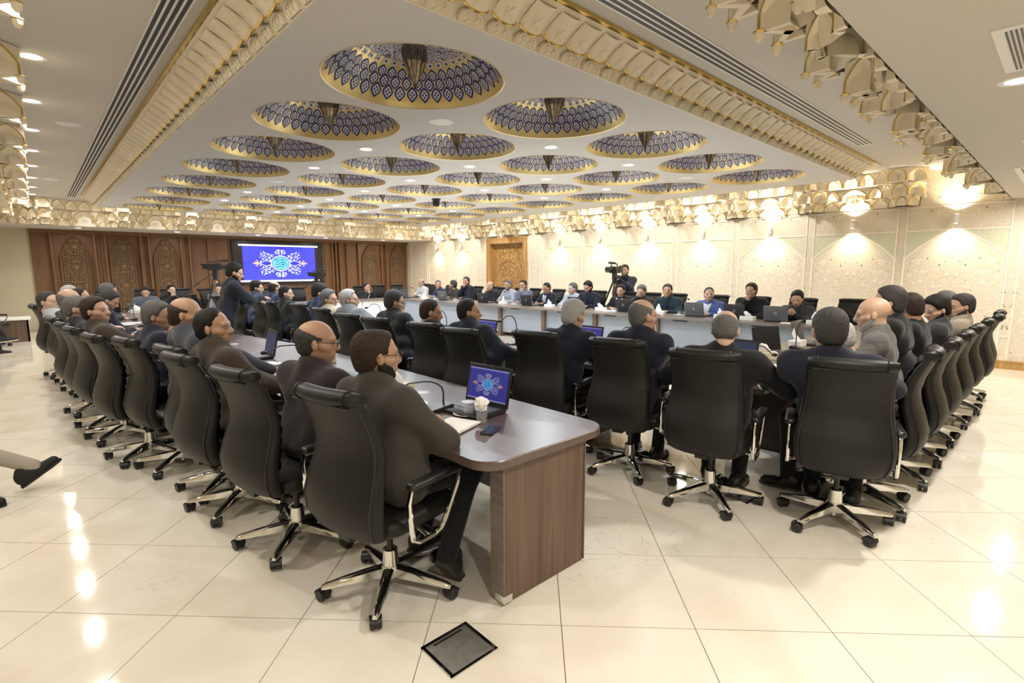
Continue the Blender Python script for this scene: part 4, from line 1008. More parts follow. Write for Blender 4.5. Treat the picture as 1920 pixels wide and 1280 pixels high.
# ---- head, hair and beard templates (face looks along +x, origin mid-head)
CRAN = ell((-.016, 0, .030), (.098, .076, .086)); JAW = ell((.020, 0, -.048), (.066, .056, .070))
_head = blend([CRAN, JAW, cap((.060, 0, -.098), (.064, 0, -.094), .018), cap((.088, 0, .010), (.106, 0, -.022), .007, .0125), cap((.100, -.012, -.026), (.100, .012, -.026), .008),
               cap((.074, -.036, .024), (.074, .036, .024), .012), cap((.056, .040, -.024), (.03, .055, -.02), .02), cap((.056, -.040, -.024), (.03, -.055, -.02), .02),
               cap((.080, -.016, -.058), (.080, .016, -.058), .0085), cap((.078, -.013, -.071), (.078, .013, -.071), .0085),
               cap((-.020, 0, -.05), (-.026, 0, -.105), .052, .050)], .009)
EARS = [ell((-.008, s * .077, -.010), (.019, .010, .031), Euler((0, R(-12), s * R(22))).to_matrix()) for s in (-1, 1)]
def head_sdf(P):
    d = _head(P)
    for s in (-1, 1):
        q = P - A_(.094, s * .030, .004); d = np.maximum(d, -(np.sqrt((q * q * A_(1, .8, 1.2)).sum(1)) - .0135))
    for e in EARS: d = np.minimum(d, e(P))
    return d
head_sdf.box = (A_(-.12, -.10, -.17), A_(.125, .10, .125))
def above(P, x0, z0, sl): return (z0 + sl * (P[:, 0] - x0)) - P[:, 2]      # negative in the hair region
_scalp = blend([CRAN, ell((-.040, 0, -.020), (.062, .066, .075))], .010)
def lump(P, f): return np.sin(P[:, 0] * f + P[:, 1] * f * .7) * np.sin(P[:, 2] * f * .9 + P[:, 1] * f * .5 + 1.0)
def hair_sdf(style):
    """scalp shell whose thickness tapers to nothing at the hairline"""
    def f(P):
        d = _scalp(P); y = np.abs(P[:, 1])
        front = np.interp(P[:, 2], [-.03, .0, .03, .055, .075, .092], [.027, .031, .036, .042, .051, .072]) + {'receding': -.012, 'big': .008}.get(style, 0)
        low = np.interp(P[:, 0], [-.065, -.035, -.016, -.004], [-.092, -.082, -.032, -.030])
        r = np.minimum(front - P[:, 0], P[:, 2] - low) + .003 * lump(P, 150)
        ear = P - A_(.004, 0, -.018); r = np.minimum(r, np.sqrt((ear[:, [0, 2]] ** 2).sum(1)) - .026 + .4 * np.clip(.062 - y, 0, .1) * 10)
        top = np.clip((P[:, 2] - .02) / .09, 0, 1); t0 = .012 + .010 * top
        if style == 'big': r = r + .004 * lump(P, 110); t0 = .015 + .020 * top
        if style == 'short': t0 = .007 + .003 * top
        if style == 'receding':
            q = P - A_(.086, 0, .072); r = np.minimum(r, np.sqrt((q * q * A_(1, .62, 1)).sum(1)) - .050); t0 = .008 + .004 * top
        if style == 'thin_crown':
            q = P - A_(-.018, 0, .118); t0 = .010 + .005 * top - .0125 * np.clip(1 - np.sqrt((q * q).sum(1)) / .062, 0, 1) ** .6
        if style == 'bald':
            r = np.minimum(r, .042 - .32 * P[:, 0] - P[:, 2]); r = np.minimum(r, .034 - P[:, 0]); t0 = .0085
        if style == 'stubble': r = np.minimum(r, .070 - .3 * P[:, 0] - P[:, 2]); t0 = .0030
        t = t0 * np.clip(r / (.030 if style in ('bald', 'receding') else .016), -1, 1) - .0012 + .0016 * lump(P, 300) + .0016 * np.sin(P[:, 1] * 420 + P[:, 2] * 130) * np.sin(P[:, 0] * 160 + 1)
        return np.maximum(d - t, -(r + .010))
    f.box = (A_(-.15, -.11, -.11), A_(.115, .11, .165)); return f
def beard_sdf(style):
    j = blend([JAW, cap((.060, 0, -.102), (.064, 0, -.098), .020), ell((.0, 0, -.04), (.06, .066, .06))], .008)
    mo = blend([cap((.090, 0, -.046), (.080, .030, -.056), .0075, .006), cap((.090, 0, -.046), (.080, -.030, -.056), .0075, .006)], .003)
    def f(P):
        if style == 'moustache': return mo(P)
        r = -(P[:, 2] - .006 + .86 * P[:, 0]) + .003 * lump(P, 190); d = np.maximum(j(P) - (.0035 if style == 'short' else .0085) * np.clip(r / .026, -1, 1), -(r + .008)); d = np.maximum(d, -(P[:, 0] + .012))
        q = P - A_(.088, 0, -.064); d = np.maximum(d, .017 - np.sqrt((q * q * A_(1, .5, 1.6)).sum(1)))
        return np.minimum(d, mo(P))
    f.box = (A_(-.03, -.08, -.14), A_(.11, .08, -.005)); return f
TPL = {}
def tpl(kind, style, lod):
    k = (kind, style, lod)
    if k not in TPL:
        h = (.0052, .0085)[lod]
        if kind == 'head': TPL[k] = mesh_sdf(head_sdf, h, .012)
        else: TPL[k] = mesh_sdf(hair_sdf(style) if kind == 'hair' else beard_sdf(style), h, .012)
    return TPL[k]
HM = {}
def part_mesh(kind, style, lod, m):
    k = (kind, style, lod, m.name)
    if k not in HM: V, Q = tpl(kind, style, lod); HM[k] = quads_mesh(kind, V, Q, m)
    return HM[k]
gm = MB()
for s in (-1, 1):
    gm.tube([(.106, s * .033 + .022 * math.cos(a), .001 + .017 * math.sin(a)) for a in np.linspace(0, 2 * PI, 14, endpoint=False)], .0022, 5, closed=True, up=(1, 0, 0))
    gm.tube([(.104, s * .055, .006), (.06, s * .078, .008), (.0, s * .084, .008), (-.02, s * .083, -.006)], .0022, 5)
gm.tube([(.106, -.011, .004), (.110, 0, .008), (.106, .011, .004)], .002, 5)
GLASSES = gm.mesh('glasses', mat('dark_frames', (.03, .02, .018), .3))
GLASSES2 = gm.mesh('glasses', mat('tortoise_frames', (.30, .12, .06), .3))
shoe_sdf = blend([cap((-.05, 0, .045), (.02, 0, .05), .042, .042), cap((.04, 0, .04), (.15, 0, .032), .040, .034), cap((-.04, 0, .075), (-.02, 0, .095), .042, .044)], .016)
_sh = mesh_sdf(lambda P: np.maximum(shoe_sdf(P), -P[:, 2] + .012), .012) if False else None
def _shoe(P): return np.maximum(shoe_sdf(P), .010 - P[:, 2])
_shoe.box = shoe_sdf.box
SHV, SHQ = mesh_sdf(_shoe, .011)
M_SHOE = mat('black_shoe_leather', (.015, .014, .014), .35, vary=.2); M_SOLE = mat('shoe_sole', (.05, .045, .04), .7); M_WSOLE = mat('pale_sole', (.62, .58, .50), .7)
sole_poly = [(-.095, -.03), (-.06, -.04), (.05, -.04), (.12, -.042), (.17, -.03), (.19, 0), (.17, .03), (.12, .042), (.05, .04), (-.06, .04), (-.095, .03)]
def shoe_meshes(m, ms): return quads_mesh('shoe', SHV, SHQ, m), MB().prism(sole_poly, 0, .018).mesh('sole', ms, smooth=False)
SHOE = {'black': shoe_meshes(M_SHOE, M_SOLE), 'sneaker': shoe_meshes(mat('black_knit', (.018, .018, .018), .85, bump=.4, bscale=120), mat('black_sole', (.02, .02, .02), .7)), 'white_sole': shoe_meshes(mat('dark_canvas', (.03, .03, .035), .9), M_WSOLE)}
SKIN = {}
def skin(tone):
    if tone not in SKIN: SKIN[tone] = mat('skin_%d' % len(SKIN), tone, .5, vary=.10, scale=14, bump=.12, bscale=160)
    return SKIN[tone]
CL = {}
def cloth(c, plaid=False):
    k = (c, plaid)
    if k not in CL:
        CL[k] = m = mat('cloth_%d' % len(CL), c, .88, vary=.16, scale=7, bump=.25, bscale=22, spec=.25, sheen=.12)
        if plaid:
            n, l, b = nodes_of(m); tc = n.new('ShaderNodeTexCoord'); sp = n.new('ShaderNodeSeparateXYZ'); l.new(tc.outputs['Object'], sp.inputs[0])
            fs = [math_(n, l, 'LESS_THAN', math_(n, l, 'PINGPONG', sp.outputs[a], .030), .004) for a in ('Y', 'Z')]
            l.new(mixc(n, l, math_(n, l, 'MULTIPLY', math_(n, l, 'MAXIMUM', *fs), .6), c, tuple(v * .55 for v in c)), b.inputs['Base Color'])
    return CL[k]
HAIRC = {'black': (.012, .010, .009), 'brown': (.032, .018, .012), 'dgrey': (.042, .039, .037), 'grey': (.12, .115, .11), 'white': (.40, .39, .375)}
def hairm(c): return mat('hair_' + c, HAIRC[c], .62, vary=.7, scale=70, bump=1.0, bscale=120, stretch=(1, 5, 1), spec=.3)

HS = 1.09      # head scale
def unitv(v): v = np.array(v, float); return v / (np.linalg.norm(v) + 1e-9)
def ik(S, T, l1, l2, pole):
    S, T = np.array(S, float), np.array(T, float); d = T - S; L = np.linalg.norm(d); L2 = min(L, (l1 + l2) * .995); u = d / L; T = S + u * L2
    a = (l1 ** 2 - l2 ** 2 + L2 ** 2) / (2 * L2); h = math.sqrt(max(l1 ** 2 - a ** 2, 0)); p = np.array(pole, float); p = unitv(p - u * (p @ u)); return S + u * a + p * h, T
def hand(mb, W, d, n, side, curl=.45, spread=1.0, m=0):
    """palm, four jointed fingers and a thumb leaving the side of the palm; d along the hand, n out of its back"""
    d = unitv(d); n = unitv(n - d * (np.array(n) @ d)); s = np.cross(n, d) * side
    rings = []
    for q, w_, th in ((-.03, .026, .021), (0, .027, .019), (.03, .038, .017), (.065, .042, .014), (.085, .040, .011)):
        rings.append([W + d * q + s * w_ * math.cos(a) + n * th * math.sin(a) for a in np.linspace(0, 2 * PI, 10, endpoint=False)])
    mb.loft(rings, m)
    for j, L in enumerate((.066, .075, .070, .054)):
        p = W + d * .078 + s * (j - 1.5) * -.0205; pts = [p - d * .012, p]; dd = unitv(d + s * (j - 1.5) * -.06 * spread)
        for k, f in enumerate((.42, .32, .26)):
            a = curl * (.75 + .4 * k); c, s_ = math.cos(a), math.sin(a); e = np.cross(dd, n); e = unitv(e); up_ = np.cross(e, dd); dd = unitv(dd * c - up_ * s_); p = p + dd * L * f; pts.append(p)
        mb.tube(pts, [.0095, .0093, .0085, .0078, .0058], 7, m)
    b = W + d * .02 + s * .028; t1 = unitv(d * .75 + s * .6 - n * .35)
    mb.tube([b - d * .01 - s * .008, b, b + t1 * .035, b + t1 * .035 + unitv(t1 + d * .35) * .028], [.012, .0125, .0105, .007], 7, m)

def person(label, hip, yaw, head, hyaw=None, pitch=0, roll=0, hair='full', hc='black', tone=(.46, .27, .175), beard=None, bc=None, glasses=None,
           jacket=(.015, .015, .018), shirt=None, trousers=(.012, .012, .014), arms=('table', 'table'), plaid=False, lod=1, stand=False, legs='seat', shoes='black', group=None, top='jacket', hidehands=False, wide=1.0, reach=.44, tz=.79):
    """one figure: hip position and yaw in the room, head centre in the room, head yaw in the room"""
    th = R(yaw); c, s = math.cos(th), math.sin(th); rel = np.array((head[0] - hip[0], head[1] - hip[1]))
    H = np.array((rel[0] * c + rel[1] * s, -rel[0] * s + rel[1] * c, head[2])); hz = .95 if stand else .60
    root = thing('person', label, 'person', (hip[0], hip[1], 0), th, group)
    P0 = np.array((0, 0, hz)); sp = unitv(H - P0); nk = unitv(sp * .45 + np.array((0, 0, .55)))
    N = H - nk * .136 + np.array((-.022, 0, 0)); lat = np.array((0, 1.0, 0)); fwd = unitv(np.cross(lat, sp)); fwd = fwd if fwd[0] > 0 else -fwd
    lerp = lambda t: P0 + (N - P0) * t
    hr = Euler((R(roll), R(pitch), R((hyaw if hyaw is not None else yaw) - yaw)), 'XYZ').to_matrix(); HR = np.array(hr)
    vox = (.0145, .022, .027)[lod if lod < 3 else 2]
    sk = skin(tone); jm = cloth(jacket, plaid)
    S = {k: N + lat * k * .192 * wide - sp * .078 - fwd * .008 for k in (-1, 1)}
    # arms
    E, Wr, hd = {}, {}, {}
    for k, mode in zip((-1, 1), arms):
        if mode == 'table': T_, pole = np.array((max(reach, H[0] * .55 + .26), k * .13, tz)), (-.25, k * .8, -.55)
        elif mode == 'wide': T_, pole = np.array((max(reach - .04, H[0] * .5 + .2), k * .24, tz)), (-.2, k * .9, -.4)
        elif mode == 'fold': T_, pole = np.array((max(reach - .06, H[0] * .5 + .22), k * .03, tz)), (-.1, k * .9, -.45)
        elif mode == 'chin': T_, pole = H + HR @ np.array((.10, k * .035, -.155)), (.35, k * .55, -1.0)
        elif mode == 'brow': T_, pole = H + HR @ np.array((.125, k * .05, -.06)), (.3, k * .7, -1.0)
        elif mode == 'lap': T_, pole = np.array((.30, k * .10, .70)), (-.4, k * .9, -.3)
        elif mode == 'phone': T_, pole = np.array((.36, k * .05, .88)), (-.2, k * .9, -.6)
        elif mode == 'side': T_, pole = S[k] + np.array((.06, k * .06, -.53)), (-1, k * .3, 0)
        else: T_, pole = np.array(mode), (-.3, k * .8, -.6)
        E[k], Wr[k] = ik(S[k], T_, .285, .255, pole)
        hd[k] = unitv(Wr[k] - E[k])
    g = []
    b1, b2 = lerp(.30) + fwd * .02, lerp(.66) + fwd * .012
    g += [cap(P0 - lat * .095, P0 + lat * .095, .132), cap(b1 - lat * .085 * wide, b1 + lat * .085 * wide, .128), cap(b2 - lat * .105 * wide, b2 + lat * .105 * wide, .116),
          cap(N - sp * .066, S[-1], .070, .068), cap(N - sp * .066, S[1], .070, .068)]
    g.append(cap(N - sp * .065 - fwd * .018, N - sp * .022 - fwd * .034, .052, .042))
    core = blend(list(g), .03)
    for k in (-1, 1): g += [cap(S[k], E[k], .068, .057), cap(E[k], Wr[k] - hd[k] * .02, .055, .041)]
    if top == 'jacket': g.append(torus(N + sp * .006 + fwd * .008, sp * .6 + nk * .4 + fwd * .55, .067, .019))
    else: g.append(torus(N + sp * .004 + fwd * .010, nk + fwd * .25, .060, .011))
    if stand and top == 'jacket': g.append(cap(P0 - lat * .07 - (0, 0, .12), P0 + lat * .07 - (0, 0, .12), .135))
    body = blend(g, .026); ph = rnd.uniform(0, 6)
    def jf(P):
        return body(P) + .0032 * np.sin(P[:, 2] * 34 + P[:, 0] * 26 + P[:, 1] * 12 + ph) * np.sin(P[:, 1] * 24 - P[:, 2] * 15 + P[:, 0] * 9 + ph)
    jf.box = body.box; V, Q = mesh_sdf(jf, vox, .03); put('jacket' if top == 'jacket' else 'shirt', quads_mesh(top, V, Q, jm), root)
    if shirt is None and top == 'jacket': shirt = (.05, .05, .055); plain = True
    else: plain = False
    if shirt is not None:
        sm = cloth(shirt); L = np.linalg.norm(N - P0)
        if not plain:
            def sf(P):
                d = core(P) - .010; t = (P - P0) @ sp / L; y = np.abs(P @ lat); f_ = (P - P0) @ fwd
                return np.maximum(np.maximum(d, y - .085 * np.clip((t - .30) / .62, 0, 1.1)), np.maximum(-f_ + .03, t - 1.02))
            lo_, hi_ = lerp(.25) - .2, N + .2
            sf.box = (np.minimum(lerp(.25), N) - A_(.03, .11, .02), np.maximum(lerp(.25), N) + A_(.2, .11, .05)); V, Q = mesh_sdf(sf, max(.012, vox * .55), .01)
            if len(Q): put('shirt_front', quads_mesh('shirt_front', V, Q, sm), root)
        cm = MB(); tn = unitv(nk + fwd * .28); e1_ = lat; e2_ = np.cross(tn, lat); cc = N + nk * .018 + fwd * .008; rings = []
        for r_, z_ in ((.064, -.03), (.0635, .022), (.059, .026), (.056, .0)): rings.append([cc + (e1_ * math.cos(a) + e2_ * math.sin(a)) * r_ + tn * (z_ + .006 * math.sin(a)) for a in np.linspace(0, 2 * PI, 20, endpoint=False)])
        cm.loft(rings, caps=False).build('collar', sm, root)
    # legs
    lg = [cap(P0 - lat * .08, P0 + lat * .08, .120)]; shoe_at = []
    for k in (-1, 1):
        hip_ = P0 + lat * k * .085 + np.array((.02, 0, -.02))
        if stand: kn = hip_ + np.array((.03, k * .02, -.42)); an = np.array((-.02 + .05 * k, k * .11, .09)); foot = R(k * 10); flip = 0
        elif legs == 'seat': kn = np.array((.42, k * .13, .53)); an = np.array((.36 + .05 * k, k * .12, .09)); foot = R(k * 8); flip = 0
        elif legs == 'tuck': kn = np.array((.40, k * .13, .53)); an = np.array((.10 + .08 * k, k * .12, .12)); foot = R(k * 14); flip = R(30)
        else: kn, an, foot, flip = legs[k]; kn, an = np.array(kn, float), np.array(an, float)
        lg += [cap(hip_, kn, .090, .066), cap(kn, an, .064, .050 if stand else .052)]; shoe_at.append((an, foot, flip))
    lf = blend(lg, .022); V, Q = mesh_sdf(lf, vox * 1.25, .03); put('trousers', quads_mesh('trousers', V, Q, cloth(trousers)), root)
    a_, b_ = SHOE[shoes]
    for (an, foot, flip) in shoe_at:
        o = put('shoe', a_, root, (an[0], an[1], an[2] - .09), (0, flip, foot)); put('sole', b_, o)
    # body: head, neck and hands in one mesh
    hl = 0 if lod == 0 else 1; bw = 1 + .3 * lod
    mb = MB(); V, Q = tpl('head', '', hl); VH = (V * HS) @ HR.T + H
    mb.add(VH, Q, 0); nb = H + HR @ np.array((-.018, 0, -.10))
    mb.tube([nb, (nb + N) / 2 + fwd * .010, N - sp * .02 + fwd * .016, N - sp * .06 + fwd * .018], [.052, .052, .046, .036], 14)
    for k in (-1, 1):
        eye = np.array((.0805, k * .030, .003)) * HS; mb.ball(H + HR @ eye, (.0095, .0125, .0065), 8, 3); mb.ball(H + HR @ (eye + (.0062, 0, -.001)), .0052 * bw, 6, 1)
        bp = [(.079, k * .012, .026), (.080, k * .030, .031), (.068, k * .050, .026)]; mb.tube([H + HR @ ((np.array(q) + (.006, 0, 0)) * HS) for q in bp], [.0028 * bw, .004 * bw, .002 * bw], 5, 2)
    if not hidehands:
        for k, mode in zip((-1, 1), arms):
            mb_ = mb; mb = MB()
            if mode in ('chin', 'brow'): hand(mb, Wr[k], HR @ np.array((.15, -k * .45, .9)), HR @ np.array((.9, k * .4, 0)), k, .8)
            elif mode == 'phone': hand(mb, Wr[k], (.5, -k * .5, .5), (.6, k * .6, -.2), k, .7)
            elif mode == 'side': hand(mb, Wr[k], (.1, 0, -1), (0, k, 0), k, .35)
            elif mode == 'fold': hand(mb, Wr[k], (.35, -k * .9, -.02), (.1, 0, 1), k, .4)
            else: hand(mb, Wr[k], hd[k] * (1, 1, .25) + np.array((.15, -k * .25, -.03)), (0, k * .2, 1), k, .35)
            mb.build('hand', sk, root, angle=80); mb = mb_
    hm_ = hairm(hc); mb.build('body', [sk, M_EYE, hm_, mat('eye_white', (.30, .26, .23), .4)], root, angle=80)
    M4 = Matrix.Translation(Vector(H)) @ hr.to_4x4() @ Matrix.Scale(HS, 4)
    def onhead(nm, me): o = put(nm, me, root); o.matrix_basis = M4
    if hair: onhead('hair', part_mesh('hair', hair, hl, hm_))
    if beard: onhead('beard' if beard != 'moustache' else 'moustache', part_mesh('beard', beard, hl, hairm(bc or hc)))
    if glasses: onhead('glasses', GLASSES if glasses == 1 else GLASSES2)
    return root

# ================================================================== WHO SITS WHERE
NAVY, BLACKS, CHAR, BROWN, GBROWN, MAROON = (.012, .014, .026), (.010, .010, .011), (.030, .031, .034), (.050, .036, .026), (.048, .042, .035), (.026, .019, .021)
WHITE, LBLUE = (.66, .66, .66), (.42, .47, .56)
T1, T2, T3, T4 = (.46, .27, .175), (.52, .33, .23), (.40, .225, .14), (.56, .38, .28)
def seat_at(tx, ty, yaw): return tx + .34 * math.cos(R(yaw)), ty + .34 * math.sin(R(yaw))
SHORT = {}
def sit(key, short, place, ch, head, hyaw, pitch=0, hipin=.02, chair_label=None, cgroup='black leather swivel chairs', yaw=None, chair_yaw=None, **kw):
    """ch = (x, y, yaw) of the chair's column; the man sits on its seat"""
    x, y, cyaw = ch; chair(x, y, cyaw, chair_label or f"black leather swivel chair under the {short}", cgroup)
    yw = cyaw if yaw is None else yaw
    hp = (x + hipin * math.cos(R(cyaw)), y + hipin * math.sin(R(cyaw)))
    SHORT[key] = short
    return person(f"{short}, {place}", hp, yw, head, hyaw, pitch, group='men seated at the conference tables', **kw)
def A(tx, ty, yaw): x, y = seat_at(tx, ty, yaw); return (x, y, yaw)

# ---- row A: outer walnut table, seen from behind on the left
RA = 'at the walnut table'
sit('A1', 'bearded man with glasses in grey-brown suit', 'nearest the camera', A(.87, 2.15, 12), (1.25, 2.37, 1.19), -12, 4, hair='thin_crown', hc='brown', beard='full', bc='black', glasses=1, jacket=GBROWN, shirt=(.20, .20, .22), tone=T1, lod=0, arms=('fold', 'table'), tz=.80, reach=.34, legs={-1: ((.42, -.16, .53), (.16, -.22, .16), R(6), R(52)), 1: ((.52, .16, .52), (.36, .16, .09), 0, 0)})
sit('A2', 'balding man with glasses in dark plum suit', 'leaning on the walnut table', A(.70, 2.95, 12), (1.22, 3.04, 1.19), -28, 6, hipin=.12, wide=1.16, hair='bald', hc='dgrey', glasses=1, jacket=MAROON, tone=T1, lod=0, arms=('wide', 'wide'), legs='tuck')
sit('A3', 'grey-bearded man in brown suit turned sideways', 'hand on his phone', A(.59, 3.70, 10), (.90, 4.05, 1.22), -36, 2, hair='receding', hc='black', beard='short', bc='grey', jacket=BROWN, tone=T1, lod=0, reach=.36)
sit('A4', 'bald-crowned man in blue-grey suit', 'half hidden behind the grey-bearded man', A(.61, 4.12, 10), (.85, 4.62, 1.28), -30, 5, hair='bald', hc='brown', jacket=(.058, .064, .082), tone=T1, lod=1)
sit('A5', 'man leaning forward in taupe jacket', 'mostly hidden behind the man in blue-grey', A(.45, 4.85, 10), (.95, 5.30, 1.20), 5, 20, hair='short', hc='dgrey', jacket=(.105, .092, .078), tone=T1, lod=1, hipin=.1, wide=1.1)
sit('A6', 'grey-haired man with glasses in navy suit', 'writing at the walnut table', A(.29, 5.30, 10), (.80, 5.58, 1.205), -30, 10, hair='full', hc='grey', glasses=2, jacket=NAVY, shirt=WHITE, tone=T1, lod=1)
sit('A6b', 'dark-haired man bent low over his papers', 'far down the walnut table', (.45, 8.95, 10), (.76, 9.1, 1.20), -20, 35, hair='full', hc='dgrey', jacket=NAVY, tone=T1, lod=1, reach=.5)
sit('A7', 'brown-haired man in dark brown suit looking right', 'sitting upright above the chair backs', A(.20, 6.10, 10), (.43, 6.50, 1.22), -40, -2, hair='full', hc='brown', jacket=BROWN, shirt=(.5, .48, .42), tone=T1, lod=1)
sit('A8', 'grey cropped man in dark jacket', 'just left of the man in dark brown', A(.155, 6.65, 10), (.31, 6.95, 1.225), -15, 6, hair='short', hc='grey', jacket=CHAR, tone=T2, lod=1)
sit('A9', 'silver-haired balding man in navy jacket', 'between the glasses wearer and the cropped man', A(.10, 7.45, 10), (.30, 7.98, 1.27), -25, 3, hair='bald', hc='grey', jacket=NAVY, tone=T2, lod=1)
sit('A10', 'brown-haired balding man in dark suit', 'behind the silver-haired man', (.40, 9.7, 8), (.50, 10.0, 1.22), -15, 5, hair='receding', hc='brown', jacket=BLACKS, tone=T2, lod=2, chair_label='leather chair hidden under the brown-haired balding man')
sit('A11', 'man with glasses in pale grey shirt', 'last in the row by the beige wall', A(.22, 8.30, 10), (.12, 8.80, 1.22), -38, 0, hair='short', hc='dgrey', glasses=2, jacket=(.38, .40, .43), top='shirt', tone=T4, lod=1)
sit('A12', 'grey-haired man seen from behind in charcoal', 'at the far corner of the walnut table', (.62, 11.2, 0), (.93, 11.3, 1.25), 30, 10, hair='full', hc='grey', jacket=CHAR, tone=T2, lod=2, chair_label='leather chair under the grey-haired man in charcoal')
sit('A13', 'dark-haired man in black at the corner', 'beside the grey-haired man in charcoal', (.66, 12.0, 0), (1.03, 12.1, 1.24), 20, 8, hair='full', hc='black', jacket=BLACKS, tone=T2, lod=2, chair_label='leather chair under the dark-haired man at the corner')
sit('A14', 'white-haired man in navy behind the row', 'behind the silver-haired man', (.30, 10.45, 10), (.42, 10.75, 1.25), 10, 5, hair='short', hc='white', jacket=NAVY, tone=T2, lod=2, chair_label='leather chair under the white-haired man in navy')

# ---- row B: near side of the inner ring, backs to the camera
sit('B1', 'dark-haired man with glasses in navy suit', 'his back to the camera at the table corner', A(3.33, .80, 18), (3.62, 1.01, 1.235), 32, 8, hair='full', hc='dgrey', glasses=1, jacket=NAVY, shirt=WHITE, tone=T2, lod=0, arms=('wide', 'wide'), wide=1.14)
sit('B2', 'bald man with trimmed grey hair in black suit', 'bending over papers, back to the camera', A(3.04, 1.535, 12), (3.56, 1.64, 1.195), 20, 22, hair='bald', hc='grey', glasses=1, jacket=BLACKS, shirt=(.3, .3, .3), tone=T2, lod=0, arms=('wide', 'wide'), wide=1.14)
sit('B3', 'grey-cropped man with hand at his mouth', 'in dark navy suit, third along the inner row', A(3.09, 2.235, 13), (3.55, 2.31, 1.25), -22, 4, hair='stubble', hc='grey', glasses=2, jacket=NAVY, tone=T2, lod=0, arms=('chin', 'table'))
sit('B4', 'white-haired man in navy suit looking down', 'fourth along the inner row', A(2.98, 2.98, 12), (3.52, 3.00, 1.21), -5, 16, hair='full', hc='white', jacket=NAVY, tone=T2, lod=0, arms=('table', 'wide'))
sit('B5', 'black-haired man in navy suit facing right', 'behind the lit laptop', A(2.66, 3.58, 10), (3.22, 4.13, 1.19), -38, 4, hair='receding', hc='black', beard='short', bc='dgrey', jacket=NAVY, tone=T1, lod=0)
sit('B6', 'balding man in charcoal suit with pale collar', 'head bowed beside the black-haired man', A(2.70, 4.20, 12), (3.03, 4.53, 1.175), -32, 14, hair='receding', hc='brown', jacket=CHAR, shirt=(.6, .55, .52), tone=T1, lod=1)
sit('B7', 'salt-and-pepper man with glasses in black', 'looking down in the inner row', A(2.62, 5.03, 10), (3.15, 5.48, 1.235), -20, 14, hair='full', hc='dgrey', glasses=1, jacket=BLACKS, tone=T2, lod=1)
sit('B8', 'white-haired man in light grey suit and glasses', 'facing right in the inner row', A(2.60, 5.68, 10), (3.05, 6.47, 1.22), -36, 0, hair='full', hc='white', glasses=2, jacket=(.17, .175, .19), shirt=(.55, .5, .52), tone=T2, lod=1)
sit('B9', 'grey-haired man in beige jacket with glasses', 'left of the white-haired man', A(2.74, 6.75, 5), (3.08, 7.18, 1.20), -52, 4, hair='full', hc='grey', glasses=1, jacket=(.40, .34, .24), shirt=(.5, .45, .38), tone=T1, lod=1)
sit('B10', 'man with thick black hair in blue jacket', 'leaning over the table past the beige jacket', A(2.85, 7.85, 8), (3.36, 8.18, 1.25), -25, 18, hair='big', hc='black', jacket=(.016, .022, .055), tone=T1, lod=1)
sit('B11', 'short-haired man in black behind an empty gap', 'profile turned to the screen side', A(2.72, 8.75, 8), (3.18, 9.18, 1.21), -30, 8, hair='short', hc='black', jacket=BLACKS, tone=T2, lod=2)
sit('B12', 'bald man in bright navy jacket', 'seen from behind below the video wall', A(2.80, 9.65, 8), (3.33, 10.20, 1.27), 12, 5, hair='stubble', hc='brown', jacket=(.018, .022, .060), tone=T2, lod=2)
sit('B13', 'young man with black quiff in navy', 'next to the standing man', A(2.70, 10.6, 8), (3.30, 11.14, 1.255), -30, 10, hair='big', hc='black', beard='short', jacket=(.018, .022, .055), tone=T2, lod=2)
sit('B14', 'grey bald man facing the screen-side camera', 'half hidden by the standing man', A(2.6, 11.5, 5), (3.12, 11.75, 1.17), -60, 5, hair='bald', hc='grey', glasses=1, jacket=CHAR, tone=T4, lod=2)

# ---- row C: right-hand side, facing the screen end
sit('C1', 'white-fringed bald man in blue-grey jacket', 'bent forward behind the man in navy', (4.15, .89, 97), (4.16, 1.12, 1.13), 110, 25, hair='bald', hc='white', jacket=(.060, .072, .10), tone=T2, lod=0, arms=('table', 'table'), yaw=95)
sit('C2', 'bald white-bearded man in grey plaid jacket', 'leaning over the right-hand table', (4.84, .88, 95), (4.80, 1.05, 1.265), 104, 12, hair=None, hc='white', beard='full', bc='white', jacket=(.115, .112, .105), plaid=True, tone=T2, lod=0, arms=('wide', 'wide'))
sit('C3', 'dark-haired man in black suit with white collar', 'next to the grey plaid jacket', (5.5, .88, 92), (5.33, 1.06, 1.33), 105, 8, hair='full', hc='dgrey', jacket=BLACKS, shirt=WHITE, tone=T3, lod=1)
sit('C4', 'brown-haired man in black, face turned away', 'third from the table corner on the right', (6.2, .88, 90), (6.15, 1.06, 1.24), 70, 18, hair='full', hc='brown', jacket=BLACKS, tone=T3, lod=1)
sit('C5', 'black-haired young man in dark jacket looking down', 'beside the man in the beige jacket', (7.0, .88, 92), (6.95, .96, 1.19), 135, 22, hair='big', hc='black', beard='short', jacket=CHAR, tone=T2, lod=1)
sit('C6', 'grey-haired man at the wall end of the row', 'mostly hidden by darker heads', (8.5, .90, 90), (8.6, 1.12, 1.19), 100, 5, hair='full', hc='grey', jacket=CHAR, tone=T2, lod=1)
sit('C7', 'dark-haired man in beige jacket', 'eyes lowered, near the panelled wall', (7.75, .86, 92), (7.72, .85, 1.19), 125, 12, hair='full', hc='dgrey', beard='short', bc='dgrey', jacket=(.34, .29, .23), shirt=(.03, .03, .03), tone=T1, lod=1)

